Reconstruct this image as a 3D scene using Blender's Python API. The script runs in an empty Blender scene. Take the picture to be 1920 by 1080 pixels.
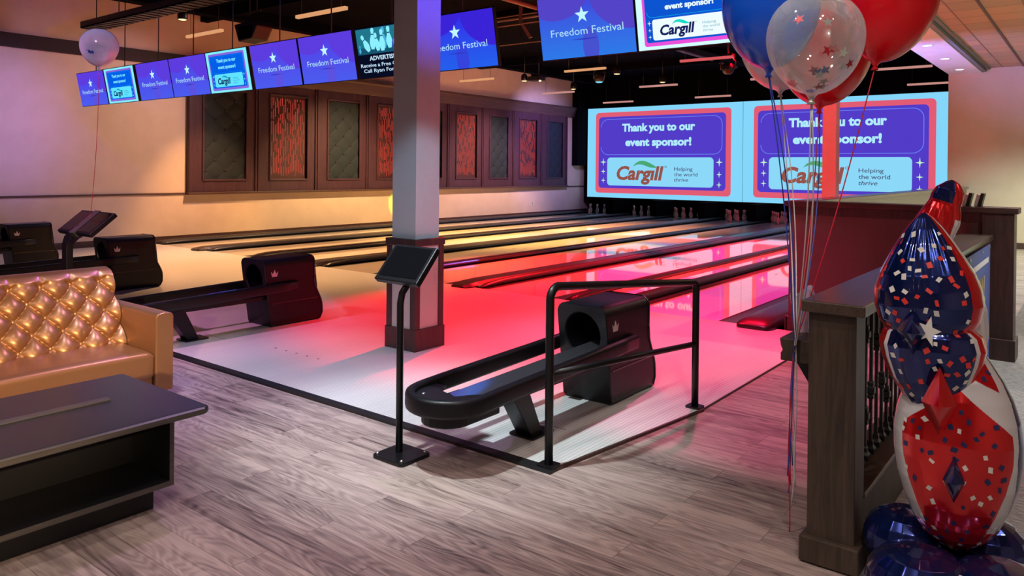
import bpy, math, random
from mathutils import Vector, Matrix
random.seed(7)
PI = math.pi
scene = bpy.context.scene
COL = scene.collection

# ------------------------------------------------------------------ camera
cam_d = bpy.data.cameras.new('camera')
cam = bpy.data.objects.new('camera', cam_d)
COL.objects.link(cam)
YAW, PITCH, ROLL = 0.66218, 0.00597, 0.00945
fw = Vector((-math.sin(YAW) * math.cos(PITCH), math.cos(YAW) * math.cos(PITCH), -math.sin(PITCH)))
rt = Vector((math.cos(YAW), math.sin(YAW), 0))
up = rt.cross(fw)
rt2 = rt * math.cos(ROLL) + up * math.sin(ROLL)
up2 = up * math.cos(ROLL) - rt * math.sin(ROLL)
M = Matrix(((rt2.x, up2.x, -fw.x, 0), (rt2.y, up2.y, -fw.y, 0), (rt2.z, up2.z, -fw.z, 1.7), (0, 0, 0, 1)))
cam.matrix_world = M
cam_d.sensor_width = 36
cam_d.lens = 1417.15 / 1920 * 36
cam_d.shift_y = -(540 - 325.3) / 1920
cam_d.clip_end = 100
scene.camera = cam

# ------------------------------------------------------------------ world and view
world = bpy.data.worlds.new('world')
scene.world = world
world.use_nodes = True
world.node_tree.nodes['Background'].inputs[0].default_value = (0.10, 0.08, 0.13, 1)
world.node_tree.nodes['Background'].inputs[1].default_value = 0.10
scene.view_settings.view_transform = 'Standard'
scene.view_settings.look = 'None'
scene.view_settings.exposure = 0.0
scene.view_settings.gamma = 1.0
scene.view_settings.use_curve_mapping = False


def lin(c):
    return tuple(((v / 255) / 12.92 if v / 255 <= 0.04045 else ((v / 255 + 0.055) / 1.055) ** 2.4) for v in c)


# ------------------------------------------------------------------ lights of the hall
def spot(name, loc, target, watts, color, angle=60, blend=0.4, radius=0.06):
    d = bpy.data.lights.new(name, 'SPOT')
    d.energy = watts
    d.color = color
    d.spot_size = math.radians(angle)
    d.spot_blend = blend
    d.shadow_soft_size = radius
    o = bpy.data.objects.new(name, d)
    COL.objects.link(o)
    o.location = loc
    o.rotation_euler = (Vector(target) - Vector(loc)).to_track_quat('-Z', 'Y').to_euler()
    return o


# stage and wall lamps, plus unseen lamps added to match colours: name, place, aim, watts, colour, cone, softness, lamp radius
spot('red_wash_light', (-5.9, 8.6, 5.0), (-5.2, 7.3, 0), 2424, (1.0, 0.004, 0.023), 60, 0.35, 0.06)
spot('red_wash_light', (-4.4, 11.0, 5.0), (-4.6, 9.8, 0), 2490, (1.0, 0.004, 0.034), 72, 0.5, 0.06)
spot('red_wash_light', (-6.4, 12.6, 5.0), (-7.0, 11.0, 0), 8585, (1.0, 0.013, 0.015), 52, 0.5, 0.06)
spot('red_wash_light', (-6.4, 16.5, 5.0), (-6.0, 15.5, 0), 6586, (1.0, 0.002, 0.019), 80, 0.6, 0.06)
spot('red_column_light', (-3.4, 14.6, 4.6), (-5.2, 19.0, 2.2), 908, (1.0, 0.004, 0.03), 40, 0.6, 0.06)
spot('pink_wash_light', (-3.1, 7.3, 3.9), (-2.9, 6.3, 0), 627, (1.0, 0.118, 0.356), 75, 0.7, 0.06)
spot('amber_wash_light', (-12.4, 9.0, 5.0), (-11.9, 9.0, 0), 2459, (1.0, 0.49, 0.20), 95, 0.6, 0.06)
spot('amber_wash_light', (-11.6, 15.0, 5.0), (-11.8, 15.5, 0), 7200, (1.0, 0.551, 0.16), 95, 0.7, 0.06)
spot('amber_wash_light', (-11.6, 17.0, 4.9), (-11.0, 19.0, 0), 6860, (1.0, 0.366, 0.163), 62, 0.7, 0.06)
spot('amber_wall_light', (-12.9, 9.8, 4.9), (-16.4, 6.4, 0.6), 508, (1.0, 0.671, 0.633), 84, 0.8, 0.06)
spot('amber_wall_light', (-13.6, 9.6, 4.6), (-16.4, 9.4, 0.2), 1140, (1.0, 0.484, 0.179), 46, 0.8, 0.06)
spot('amber_wall_light', (-12.6, 13.5, 4.9), (-16.4, 13.2, -0.2), 2396, (1.0, 0.616, 0.299), 70, 0.8, 0.06)
spot('peach_wall_light', (-12.6, 19.5, 4.9), (-16.4, 19.5, -0.2), 2162, (1.0, 0.613, 0.59), 74, 0.8, 0.06)
spot('rose_upper_wall_light', (-9.5, 15.5, 3.2), (-16.4, 19.0, 4.7), 592, (1.0, 0.451, 0.462), 60, 0.9, 0.06)
spot('rose_upper_wall_light', (-9.5, 5.0, 3.8), (-16.4, 5.5, 5.0), 92, (1.0, 0.421, 0.425), 70, 0.9, 0.06)
spot('blue_panel_light', (-12.4, 20.8, 4.3), (-16.4, 22.6, 2.6), 1400, (0.5, 0.40, 1.0), 62, 0.9, 0.06)
spot('blue_accent_light', (-1.9, 5.2, 3.8), (-4.97, 5.12, 3.6), 704, (0.041, 0.056, 1.0), 38, 0.9, 0.06)
spot('violet_accent_light', (-9.5, 1.5, 4.2), (-16.4, 4.9, 2.55), 2186, (0.279, 0.221, 1.0), 27, 1, 0.06)
spot('violet_floor_light', (-4.6, 4.2, 4.4), (-4.7, 2.1, 0), 208, (0.805, 0.509, 1.0), 75, 0.8, 0.06)
spot('violet_approach_light', (-7.6, 1.0, 4.4), (-7.4, 3.9, 0), 644, (1.0, 0.335, 0.754), 40, 0.8, 0.06)
spot('blue_soffit_light', (-5.6, 14.5, 1.6), (-2.6, 17.0, 4.03), 2208, (0.226, 0.304, 1.0), 60, 0.9, 0.06)  # added uplight without a fixture, tints the soffit blue
spot('column_fill_light', (-1.5, 3.0, 3.6), (-4.97, 5.1, 1.5), 513, (0.435, 0.696, 1.0), 16, 0.8, 0.06)
spot('yellow_beam_light', (-11.0, 13.6, 4.4), (-16.4, 15.5, 0.6), 2600, (0.797, 1.0, 0.003), 5.5, 0.3, 0.02)
spot('blue_beam_light', (-9.9, 16.5, 4.0), (-8.8, 9.75, 0.0), 4031, (0.119, 0.149, 1.0), 4, 0.5, 0.02)
spot('white_wash_light', (-3.3, 2.2, 4.3), (-3.3, 3.6, 0), 760, (0.80, 0.95, 1.0), 44, 0.8, 0.06)
spot('white_wash_light', (-5.4, 2.2, 4.4), (-5.4, 3.6, 0), 400, (0.661, 0.692, 1.0), 44, 0.8, 0.06)
spot('added_downlight', (-1.2, -0.6, 3.9), (-1.2, -0.6, 0), 73, (1, 0.86, 0.78), 130, 0.6, 0.06)  # unseen downlights added here and below to light seating and bay
spot('added_downlight', (-3.2, -0.6, 3.9), (-3.2, -0.6, 0), 135, (1, 0.86, 0.78), 130, 0.6, 0.06)
spot('added_downlight', (-5.2, -0.8, 3.9), (-5.2, -0.8, 0), 51, (1, 0.86, 0.78), 130, 0.6, 0.06)
spot('added_downlight', (0.8, -0.6, 3.9), (0.8, -0.6, 0), 101, (1, 0.86, 0.78), 130, 0.6, 0.06)
spot('added_downlight', (-2.2, 1.2, 3.9), (-2.2, 1.2, 0), 51, (1, 0.86, 0.78), 130, 0.6, 0.06)
spot('added_downlight', (0.3, 1.4, 3.9), (0.3, 1.4, 0), 105, (1, 0.86, 0.78), 130, 0.6, 0.06)
spot('added_downlight', (1.6, 1.6, 3.9), (1.6, 1.6, 0), 60, (1, 0.86, 0.78), 130, 0.6, 0.06)
spot('added_downlight', (0.9, 5.4, 3.9), (0.9, 5.4, 0), 170, (1, 0.939, 0.901), 70, 0.6, 0.06)
spot('added_downlight', (0.5, 7.6, 3.9), (0.5, 7.6, 0), 534, (0.992, 1, 0.965), 70, 0.6, 0.06)
spot('added_downlight', (-0.9, 10, 3.9), (-0.9, 10, 0), 188, (1, 0.862, 0.774), 130, 0.6, 0.06)
spot('added_downlight', (0.6, 13.5, 3.9), (0.6, 13.5, 0), 509, (0.83, 1, 0.963), 130, 0.6, 0.06)
spot('added_downlight', (-1, 17.5, 3.9), (-1, 17.5, 0), 564, (0.926, 1, 0.936), 130, 0.6, 0.06)
spot('added_downlight', (1.2, 18, 3.9), (1.2, 18, 0), 771, (0.793, 1, 0.61), 130, 0.6, 0.06)
spot('added_downlight', (-4.3, 1.2, 3.9), (-4.3, 1.2, 0), 51, (1, 0.826, 0.791), 100, 0.6, 0.06)
spot('added_downlight', (-1.9, 2.2, 3.9), (-1.9, 2.2, 0), 93, (1, 0.86, 0.78), 130, 0.6, 0.06)
spot('added_sofa_light', (1.8, -2.6, 2.5), (-5.7, 1.9, 0.4), 3300, (1.0, 0.69, 0.38), 18, 0.8, 0.06)  # added lamp, set low with no fixture, to brighten the sofa front
spot('added_balloon_light', (0.3, 0.9, 3.85), (-0.95, 3.1, 2.5), 235, (0.852, 1.0, 0.805), 30, 0.8, 0.06)  # added lamp that brightens the balloon bunch
spot('violet_balloon_light', (-4.2, 0.4, 4.0), (-7.18, 3.1, 2.76), 420, (0.66, 0.5, 1.0), 9, 0.6, 0.06)  # added narrow lamp, turns the small frosted balloon lilac
spot('violet_sofa_light', (-7.0, 5.2, 3.8), (-6.0, 2.3, 0.7), 330, (0.424, 0.188, 1.0), 40, 0.8, 0.06)
spot('ceiling_panel_light', (1.0, 10.0, 1.2), (0.5, 12.0, 4.1), 283, (1.0, 0.891, 0.416), 120, 0.9, 0.3)


# ------------------------------------------------------------------ materials
def mat(name, color, rough=0.5, metal=0.0, coat=0.0, coat_rough=0.03, emit=None, estr=1.0, spec=0.5, alpha=1.0):
    m = bpy.data.materials.new(name)
    m.use_nodes = True
    b = m.node_tree.nodes['Principled BSDF']
    b.inputs['Base Color'].default_value = (*color, 1)
    b.inputs['Roughness'].default_value = rough
    b.inputs['Metallic'].default_value = metal
    b.inputs['Coat Weight'].default_value = coat
    b.inputs['Coat Roughness'].default_value = coat_rough
    b.inputs['Specular IOR Level'].default_value = spec
    if emit:
        b.inputs['Emission Color'].default_value = (*emit, 1)
        b.inputs['Emission Strength'].default_value = estr
    return m


def emat(name, rgb, k=1.0):
    """a lit screen colour"""
    m = bpy.data.materials.new(name)
    m.use_nodes = True
    nt = m.node_tree
    nt.nodes.clear()
    e = nt.nodes.new('ShaderNodeEmission')
    e.inputs[0].default_value = (*lin(rgb), 1)
    e.inputs[1].default_value = k
    o = nt.nodes.new('ShaderNodeOutputMaterial')
    nt.links.new(e.outputs[0], o.inputs[0])
    return m


def egrad(name, bottom, top, z0, z1, k=1.0):
    """a screen picture that grades from a bottom to a top colour"""
    m = emat(name, bottom, k)
    nt = m.node_tree
    e = [n for n in nt.nodes if n.type == 'EMISSION'][0]
    tc = nt.nodes.new('ShaderNodeTexCoord')
    sx = nt.nodes.new('ShaderNodeSeparateXYZ')
    mr = nt.nodes.new('ShaderNodeMapRange')
    mr.inputs[1].default_value = z0
    mr.inputs[2].default_value = z1
    cr = nt.nodes.new('ShaderNodeValToRGB')
    cr.color_ramp.elements[0].color = (*lin(bottom), 1)
    cr.color_ramp.elements[1].color = (*lin(top), 1)
    nt.links.new(tc.outputs['Object'], sx.inputs[0])
    nt.links.new(sx.outputs['Z'], mr.inputs[0])
    nt.links.new(mr.outputs[0], cr.inputs[0])
    nt.links.new(cr.outputs[0], e.inputs[0])
    return m


def wood(name, c1, c2, axis='y', scale=14, rough=0.45, stretch=14, coat=0.0):
    m = mat(name, c1, rough, coat=coat, coat_rough=0.15)
    nt = m.node_tree
    b = nt.nodes['Principled BSDF']
    tc = nt.nodes.new('ShaderNodeTexCoord')
    mp = nt.nodes.new('ShaderNodeMapping')
    s = [scale, scale, scale]
    s['xyz'.index(axis)] = scale / stretch
    mp.inputs['Scale'].default_value = s
    nz = nt.nodes.new('ShaderNodeTexNoise')
    nz.inputs['Scale'].default_value = 1.6
    nz.inputs['Detail'].default_value = 6
    nz.inputs['Roughness'].default_value = 0.65
    nz.inputs['Distortion'].default_value = 1.2
    cr = nt.nodes.new('ShaderNodeValToRGB')
    cr.color_ramp.elements[0].position = 0.32
    cr.color_ramp.elements[0].color = (*c1, 1)
    cr.color_ramp.elements[1].position = 0.68
    cr.color_ramp.elements[1].color = (*c2, 1)
    nt.links.new(tc.outputs['Object'], mp.inputs[0])
    nt.links.new(mp.outputs[0], nz.inputs[0])
    nt.links.new(nz.outputs[0], cr.inputs[0])
    nt.links.new(cr.outputs[0], b.inputs['Base Color'])
    bp = nt.nodes.new('ShaderNodeBump')
    bp.inputs['Strength'].default_value = 0.12
    bp.inputs['Distance'].default_value = 0.003
    nt.links.new(nz.outputs[0], bp.inputs['Height'])
    nt.links.new(bp.outputs[0], b.inputs['Normal'])
    return m


def floor_wood(name):
    """greige vinyl planks laid along x"""
    m = mat(name, (0.3, 0.25, 0.22), 0.42)
    nt = m.node_tree
    L = nt.links.new
    b = nt.nodes['Principled BSDF']
    tc = nt.nodes.new('ShaderNodeTexCoord')
    br = nt.nodes.new('ShaderNodeTexBrick')
    br.offset = 0.37
    br.inputs['Scale'].default_value = 1.0
    br.inputs['Brick Width'].default_value = 1.22
    br.inputs['Row Height'].default_value = 0.18
    br.inputs['Mortar Size'].default_value = 0.0009
    br.inputs['Mortar Smooth'].default_value = 0.0
    br.inputs['Color1'].default_value = (0.0, 0.0, 0.0, 1)
    br.inputs['Color2'].default_value = (1, 1, 1, 1)
    br.inputs['Mortar'].default_value = (0.3, 0.3, 0.3, 1)
    L(tc.outputs['Object'], br.inputs['Vector'])
    # offset the grain per plank
    vm = nt.nodes.new('ShaderNodeVectorMath')
    vm.operation = 'MULTIPLY_ADD'
    vm.inputs[1].default_value = (7.3, 3.1, 9.0)
    L(br.outputs['Color'], vm.inputs[0])
    L(tc.outputs['Object'], vm.inputs[2])
    mp = nt.nodes.new('ShaderNodeMapping')
    mp.inputs['Scale'].default_value = (0.75, 9.0, 1)
    L(vm.outputs[0], mp.inputs[0])
    nz = nt.nodes.new('ShaderNodeTexNoise')
    nz.inputs['Scale'].default_value = 1.9
    nz.inputs['Detail'].default_value = 7
    nz.inputs['Roughness'].default_value = 0.62
    nz.inputs['Distortion'].default_value = 0.9
    L(mp.outputs[0], nz.inputs[0])
    # fine streaks
    mp2 = nt.nodes.new('ShaderNodeMapping')
    mp2.inputs['Scale'].default_value = (1.1, 105.0, 1)
    L(vm.outputs[0], mp2.inputs[0])
    n2 = nt.nodes.new('ShaderNodeTexNoise')
    n2.inputs['Scale'].default_value = 1.4
    n2.inputs['Detail'].default_value = 3
    L(mp2.outputs[0], n2.inputs[0])
    # cathedral rings
    mp3 = nt.nodes.new('ShaderNodeMapping')
    mp3.inputs['Scale'].default_value = (0.8, 5.0, 1)
    L(vm.outputs[0], mp3.inputs[0])
    wv = nt.nodes.new('ShaderNodeTexNoise')
    wv.inputs['Scale'].default_value = 1.3
    wv.inputs['Detail'].default_value = 1.5
    L(mp3.outputs[0], wv.inputs[0])
    sn = nt.nodes.new('ShaderNodeMath')
    sn.operation = 'MULTIPLY'
    sn.inputs[1].default_value = 120
    L(wv.outputs[0], sn.inputs[0])
    si = nt.nodes.new('ShaderNodeMath')
    si.operation = 'SINE'
    L(sn.outputs[0], si.inputs[0])
    # combine
    a1 = nt.nodes.new('ShaderNodeMath')
    a1.operation = 'MULTIPLY_ADD'
    a1.inputs[1].default_value = 0.06
    L(si.outputs[0], a1.inputs[0])
    L(nz.outputs[0], a1.inputs[2])
    a2 = nt.nodes.new('ShaderNodeMath')
    a2.operation = 'MULTIPLY_ADD'
    a2.inputs[1].default_value = 0.23
    L(n2.outputs[0], a2.inputs[0])
    L(a1.outputs[0], a2.inputs[2])
    sep = nt.nodes.new('ShaderNodeSeparateColor')
    L(br.outputs['Color'], sep.inputs[0])
    a3 = nt.nodes.new('ShaderNodeMath')
    a3.operation = 'MULTIPLY_ADD'
    a3.inputs[1].default_value = 0.20
    L(sep.outputs[0], a3.inputs[0])
    L(a2.outputs[0], a3.inputs[2])
    cr = nt.nodes.new('ShaderNodeValToRGB')
    e = cr.color_ramp.elements
    e[0].position = 0.42
    e[0].color = (0.075, 0.050, 0.046, 1)
    e[1].position = 0.90
    e[1].color = (0.50, 0.395, 0.355, 1)
    x = e.new(0.60)
    x.color = (0.255, 0.190, 0.175, 1)
    L(a3.outputs[0], cr.inputs[0])
    mx = nt.nodes.new('ShaderNodeMix')
    mx.data_type = 'RGBA'
    mx.inputs['B'].default_value = (0.07, 0.05, 0.045, 1)
    L(br.outputs['Fac'], mx.inputs['Factor'])
    L(cr.outputs[0], mx.inputs['A'])
    L(mx.outputs['Result'], b.inputs['Base Color'])
    bp = nt.nodes.new('ShaderNodeBump')
    bp.inputs['Strength'].default_value = 0.15
    bp.inputs['Distance'].default_value = 0.002
    L(a2.outputs[0], bp.inputs['Height'])
    L(bp.outputs[0], b.inputs['Normal'])
    return m


def boards(name, c_board, c_line, pitch, line=0.1, rough=0.3, coat=0.0, coat_rough=0.05, jitter=0.12):
    """narrow boards along y with fine dark seams"""
    m = mat(name, c_board, rough, coat=coat, coat_rough=coat_rough)
    nt = m.node_tree
    L = nt.links.new
    b = nt.nodes['Principled BSDF']
    tc = nt.nodes.new('ShaderNodeTexCoord')
    sx = nt.nodes.new('ShaderNodeSeparateXYZ')
    L(tc.outputs['Object'], sx.inputs[0])
    dv = nt.nodes.new('ShaderNodeMath')
    dv.operation = 'DIVIDE'
    dv.inputs[1].default_value = pitch
    L(sx.outputs[0], dv.inputs[0])
    fr = nt.nodes.new('ShaderNodeMath')
    fr.operation = 'FRACT'
    L(dv.outputs[0], fr.inputs[0])
    lt = nt.nodes.new('ShaderNodeMath')
    lt.operation = 'LESS_THAN'
    lt.inputs[1].default_value = line
    L(fr.outputs[0], lt.inputs[0])
    fl = nt.nodes.new('ShaderNodeMath')
    fl.operation = 'FLOOR'
    L(dv.outputs[0], fl.inputs[0])
    wn = nt.nodes.new('ShaderNodeTexWhiteNoise')
    wn.noise_dimensions = '1D'
    L(fl.outputs[0], wn.inputs['W'])
    mr = nt.nodes.new('ShaderNodeMapRange')
    mr.inputs[3].default_value = 1 - jitter
    mr.inputs[4].default_value = 1.0
    L(wn.outputs['Value'], mr.inputs[0])
    ml = nt.nodes.new('ShaderNodeVectorMath')
    ml.operation = 'SCALE'
    ml.inputs[0].default_value = c_board
    L(mr.outputs[0], ml.inputs['Scale'])
    mx = nt.nodes.new('ShaderNodeMix')
    mx.data_type = 'RGBA'
    L(lt.outputs[0], mx.inputs['Factor'])
    L(ml.outputs[0], mx.inputs['A'])
    mx.inputs['B'].default_value = (*c_line, 1)
    L(mx.outputs['Result'], b.inputs['Base Color'])
    return m


def mottled(name, c1, c2, scale, rough=0.8, stretch=(1, 1, 1), bump=0.0):
    m = mat(name, c1, rough)
    nt = m.node_tree
    b = nt.nodes['Principled BSDF']
    tc = nt.nodes.new('ShaderNodeTexCoord')
    mp = nt.nodes.new('ShaderNodeMapping')
    mp.inputs['Scale'].default_value = stretch
    nz = nt.nodes.new('ShaderNodeTexNoise')
    nz.inputs['Scale'].default_value = scale
    nz.inputs['Detail'].default_value = 5
    cr = nt.nodes.new('ShaderNodeValToRGB')
    cr.color_ramp.elements[0].position = 0.38
    cr.color_ramp.elements[0].color = (*c1, 1)
    cr.color_ramp.elements[1].position = 0.62
    cr.color_ramp.elements[1].color = (*c2, 1)
    nt.links.new(tc.outputs['Object'], mp.inputs[0])
    nt.links.new(mp.outputs[0], nz.inputs[0])
    nt.links.new(nz.outputs[0], cr.inputs[0])
    nt.links.new(cr.outputs[0], b.inputs['Base Color'])
    if bump:
        bp = nt.nodes.new('ShaderNodeBump')
        bp.inputs['Strength'].default_value = bump
        bp.inputs['Distance'].default_value = 0.004
        nt.links.new(nz.outputs[0], bp.inputs['Height'])
        nt.links.new(bp.outputs[0], b.inputs['Normal'])
    return m


def clear_film(name, tint, gloss=0.06, milk=0.12):
    m = bpy.data.materials.new(name)
    m.use_nodes = True
    nt = m.node_tree
    nt.nodes.clear()
    L = nt.links.new
    tr = nt.nodes.new('ShaderNodeBsdfTransparent')
    tr.inputs[0].default_value = (*tint, 1)
    df = nt.nodes.new('ShaderNodeBsdfDiffuse')
    df.inputs[0].default_value = (0.8, 0.8, 0.85, 1)
    gl = nt.nodes.new('ShaderNodeBsdfGlossy')
    gl.inputs['Roughness'].default_value = 0.04
    lw = nt.nodes.new('ShaderNodeLayerWeight')
    lw.inputs[0].default_value = 0.35
    mr = nt.nodes.new('ShaderNodeMapRange')
    mr.inputs[3].default_value = milk * 0.6
    mr.inputs[4].default_value = milk * 3.0
    m1 = nt.nodes.new('ShaderNodeMixShader')
    L(lw.outputs['Facing'], mr.inputs[0])
    L(mr.outputs[0], m1.inputs[0])
    L(tr.outputs[0], m1.inputs[1])
    L(df.outputs[0], m1.inputs[2])
    m2 = nt.nodes.new('ShaderNodeMixShader')
    mr2 = nt.nodes.new('ShaderNodeMapRange')
    mr2.inputs[3].default_value = gloss
    mr2.inputs[4].default_value = gloss + 0.25
    L(lw.outputs['Fresnel'], mr2.inputs[0])
    L(mr2.outputs[0], m2.inputs[0])
    L(m1.outputs[0], m2.inputs[1])
    L(gl.outputs[0], m2.inputs[2])
    o = nt.nodes.new('ShaderNodeOutputMaterial')
    L(m2.outputs[0], o.inputs[0])
    return m


def latex(name, c, trans=0.35):
    """thin rubber: glossy skin that lets some light through"""
    m = bpy.data.materials.new(name)
    m.use_nodes = True
    nt = m.node_tree
    L = nt.links.new
    b = nt.nodes['Principled BSDF']
    b.inputs['Base Color'].default_value = (*c, 1)
    b.inputs['Roughness'].default_value = 0.25
    b.inputs['Coat Weight'].default_value = 1.0
    b.inputs['Coat Roughness'].default_value = 0.04
    t = nt.nodes.new('ShaderNodeBsdfTranslucent')
    t.inputs[0].default_value = (*c, 1)
    mx = nt.nodes.new('ShaderNodeMixShader')
    mx.inputs[0].default_value = trans
    o = nt.nodes['Material Output']
    L(b.outputs[0], mx.inputs[1])
    L(t.outputs[0], mx.inputs[2])
    L(mx.outputs[0], o.inputs[0])
    return m


M_ = {}
M_['floor'] = floor_wood('greige_planks')
M_['approach'] = boards('pale_approach_boards', (0.74, 0.74, 0.72), (0.40, 0.40, 0.42), 0.0272, 0.14, 0.33, 0.25, 0.22, 0.06)
M_['lane'] = boards('maple_lane', (0.74, 0.66, 0.55), (0.6, 0.52, 0.42), 0.0272, 0.05, 0.35, 1.0, 0.03, 0.08)
M_['blacktrim'] = mat('black_vinyl_trim', (0.012, 0.012, 0.014), 0.45)
M_['black'] = mat('black_plastic', (0.006, 0.006, 0.008), 0.40, spec=0.35)
M_['black_gloss'] = mat('black_gloss', (0.008, 0.008, 0.011), 0.14, coat=0.6)
M_['black_metal'] = mat('black_powder_coat', (0.006, 0.006, 0.007), 0.35, spec=0.4)
M_['void'] = mat('matt_black', (0.002, 0.002, 0.004), 0.9, spec=0.05)
M_['gutter'] = mat('charcoal_gutter', (0.028, 0.028, 0.036), 0.36, spec=0.45)
M_['cap'] = mat('dark_capping', (0.020, 0.012, 0.016), 0.36, coat=0.1, coat_rough=0.2, spec=0.35)
M_['beige'] = mottled('beige_paint', (0.60, 0.48, 0.37), (0.63, 0.51, 0.40), 3, 0.85)
M_['brownwall'] = mottled('brown_paint', (0.15, 0.10, 0.085), (0.165, 0.11, 0.094), 3, 0.85)
M_['panelwood'] = wood('mahogany_stain', (0.032, 0.010, 0.018), (0.066, 0.024, 0.038), 'z', 12, 0.5, 14)
M_['trimwood'] = wood('dark_trim_stain', (0.045, 0.022, 0.018), (0.085, 0.042, 0.034), 'y', 12, 0.5, 14)
M_['trimwoodx'] = wood('dark_trim_stain_x', (0.045, 0.022, 0.018), (0.085, 0.042, 0.034), 'x', 12, 0.5, 14)
M_['colwood'] = wood('column_dark_wood', (0.040, 0.020, 0.018), (0.085, 0.042, 0.036), 'z', 16, 0.45, 12)
M_['fencewood'] = wood('espresso_oak', (0.030, 0.020, 0.015), (0.080, 0.054, 0.040), 'z', 18, 0.42, 14)
M_['fencetop'] = wood('espresso_oak_rail', (0.035, 0.024, 0.018), (0.085, 0.058, 0.044), 'y', 14, 0.30, 12, coat=0.3)
M_['tuft'] = mat('charcoal_upholstery', (0.014, 0.023, 0.031), 0.7, spec=0.3)
M_['button'] = mat('charcoal_button', (0.012, 0.012, 0.012), 0.6)
M_['slatdark'] = mat('slatted_screen', (0.050, 0.012, 0.012), 0.6)
M_['redglow'] = emat('red_backlight', (232, 78, 66), 0.95)
M_['column'] = mottled('column_paint', (0.52, 0.50, 0.47), (0.55, 0.53, 0.50), 4, 0.85)
M_['fabric'] = mottled('light_wall_fabric', (0.55, 0.53, 0.48), (0.60, 0.58, 0.53), 90, 0.9)
M_['gold'] = mat('gold_leather', (0.41, 0.205, 0.09), 0.37, metal=0.6, coat=0.2, coat_rough=0.2)
M_['goldbtn'] = mat('gold_leather_button', (0.62, 0.36, 0.16), 0.22, metal=0.6)
M_['table'] = mat('dark_laminate', (0.030, 0.028, 0.034), 0.28, coat=0.2, coat_rough=0.2)
M_['tableshade'] = mat('shaded_laminate', (0.010, 0.010, 0.013), 0.4, spec=0.35)  # table laminate darkened in place of the shade inside the shelf
M_['tableedge'] = wood('dark_laminate_edge', (0.050, 0.044, 0.040), (0.085, 0.075, 0.068), 'y', 30, 0.35, 14)
M_['tray'] = mat('polished_dark_tray', (0.42, 0.42, 0.50), 0.10, metal=0.9)
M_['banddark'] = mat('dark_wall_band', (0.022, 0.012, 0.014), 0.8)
M_['steel'] = mat('brushed_steel', (0.75, 0.75, 0.75), 0.25, metal=1.0)
M_['emblem'] = mat('silver_emblem', (0.78, 0.72, 0.72), 0.4, metal=0.3)
M_['screenglass'] = mat('dark_screen_glass', (0.006, 0.006, 0.008), 0.08, coat=1.0)
M_['ceiling'] = mat('black_ceiling_paint', (0.0025, 0.0025, 0.005), 0.9, spec=0.03)
M_['pipe'] = mat('brown_painted_pipe', (0.16, 0.085, 0.085), 0.5)
M_['soffit'] = mottled('white_soffit', (0.58, 0.56, 0.55), (0.61, 0.59, 0.58), 3, 0.8)
M_['soffitdark'] = mat('slate_soffit_step', (0.16, 0.18, 0.19), 0.6)
M_['carpet'] = mottled('grey_carpet', (0.17, 0.16, 0.155), (0.36, 0.345, 0.33), 6, 0.95, (3.0, 14.0, 1), 0.4)
M_['pin'] = mat('white_pin', (0.62, 0.60, 0.58), 0.3)
M_['pinred'] = mat('red_pin_band', (0.4, 0.02, 0.02), 0.3)
M_['lampglow'] = emat('lit_lamp_lens', (255, 214, 150), 2.5)
M_['whiteglow'] = emat('lit_downlight', (255, 250, 235), 3.0)
M_['bluelens'] = emat('lit_blue_lens', (120, 215, 255), 1.2)
M_['barwarm'] = emat('bar_warm_painted_light', (226, 160, 112), 0.95)  # bar glows stand in for coloured light falling on the bars
M_['barpink'] = emat('bar_pink_painted_light', (205, 145, 138), 0.9)
M_['barred'] = emat('bar_red_painted_light', (222, 92, 96), 0.9)
M_['iron'] = mat('black_iron', (0.010, 0.010, 0.011), 0.4)
M_['bannerblue'] = mat('blue_vinyl_banner', (0.030, 0.075, 0.36), 0.45)
M_['bannerwhite'] = mat('white_vinyl_print', (0.75, 0.75, 0.75), 0.5)
M_['bannergold'] = mat('gold_vinyl_print', (0.62, 0.45, 0.16), 0.5)
M_['navyfoil'] = mat('navy_foil', (0.012, 0.028, 0.17), 0.16, metal=0.75, coat=0.8, coat_rough=0.03)
M_['redfoil'] = mat('red_foil', (0.75, 0.010, 0.016), 0.17, metal=0.6, coat=0.8, coat_rough=0.03)
M_['whitefoil'] = mat('white_foil', (0.66, 0.66, 0.67), 0.25, metal=0.1, coat=0.8, coat_rough=0.05)
M_['confwhite'] = mat('white_confetti_print', (0.75, 0.74, 0.68), 0.35)
M_['confred'] = mat('red_confetti_print', (0.70, 0.05, 0.04), 0.35)
M_['confnavy'] = mat('navy_confetti_print', (0.02, 0.022, 0.10), 0.35)
M_['starred'] = mat('red_star_foil', (0.45, 0.02, 0.03), 0.3, metal=0.5)
M_['starblue'] = mat('blue_star_foil', (0.03, 0.06, 0.30), 0.3, metal=0.5)
M_['starsilver'] = mat('silver_star_foil', (0.60, 0.60, 0.55), 0.3, metal=0.6)
M_['lat_blue'] = latex('blue_latex', (0.006, 0.10, 0.72), 0.35)
M_['lat_red'] = latex('red_latex', (0.85, 0.006, 0.018), 0.48)
M_['lat_white'] = latex('white_latex', (0.72, 0.70, 0.72), 0.40)
M_['lat_clear'] = clear_film('clear_latex', (0.97, 0.97, 0.98), 0.07, 0.13)
M_['lat_lilac'] = clear_film('frosted_latex', (0.93, 0.88, 0.99), 0.10, 0.52)
M_['ribred'] = mat('red_ribbon', (0.55, 0.02, 0.05), 0.4)
M_['ribblue'] = mat('blue_ribbon', (0.03, 0.06, 0.38), 0.4)
M_['ribwhite'] = mat('white_ribbon', (0.70, 0.68, 0.68), 0.4)
M_['lilac'] = mat('lilac_wrap', (0.46, 0.30, 0.42), 0.35, coat=0.4, coat_rough=0.15)
M_['outlet'] = mat('ivory_plate', (0.7, 0.66, 0.58), 0.5)
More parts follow.
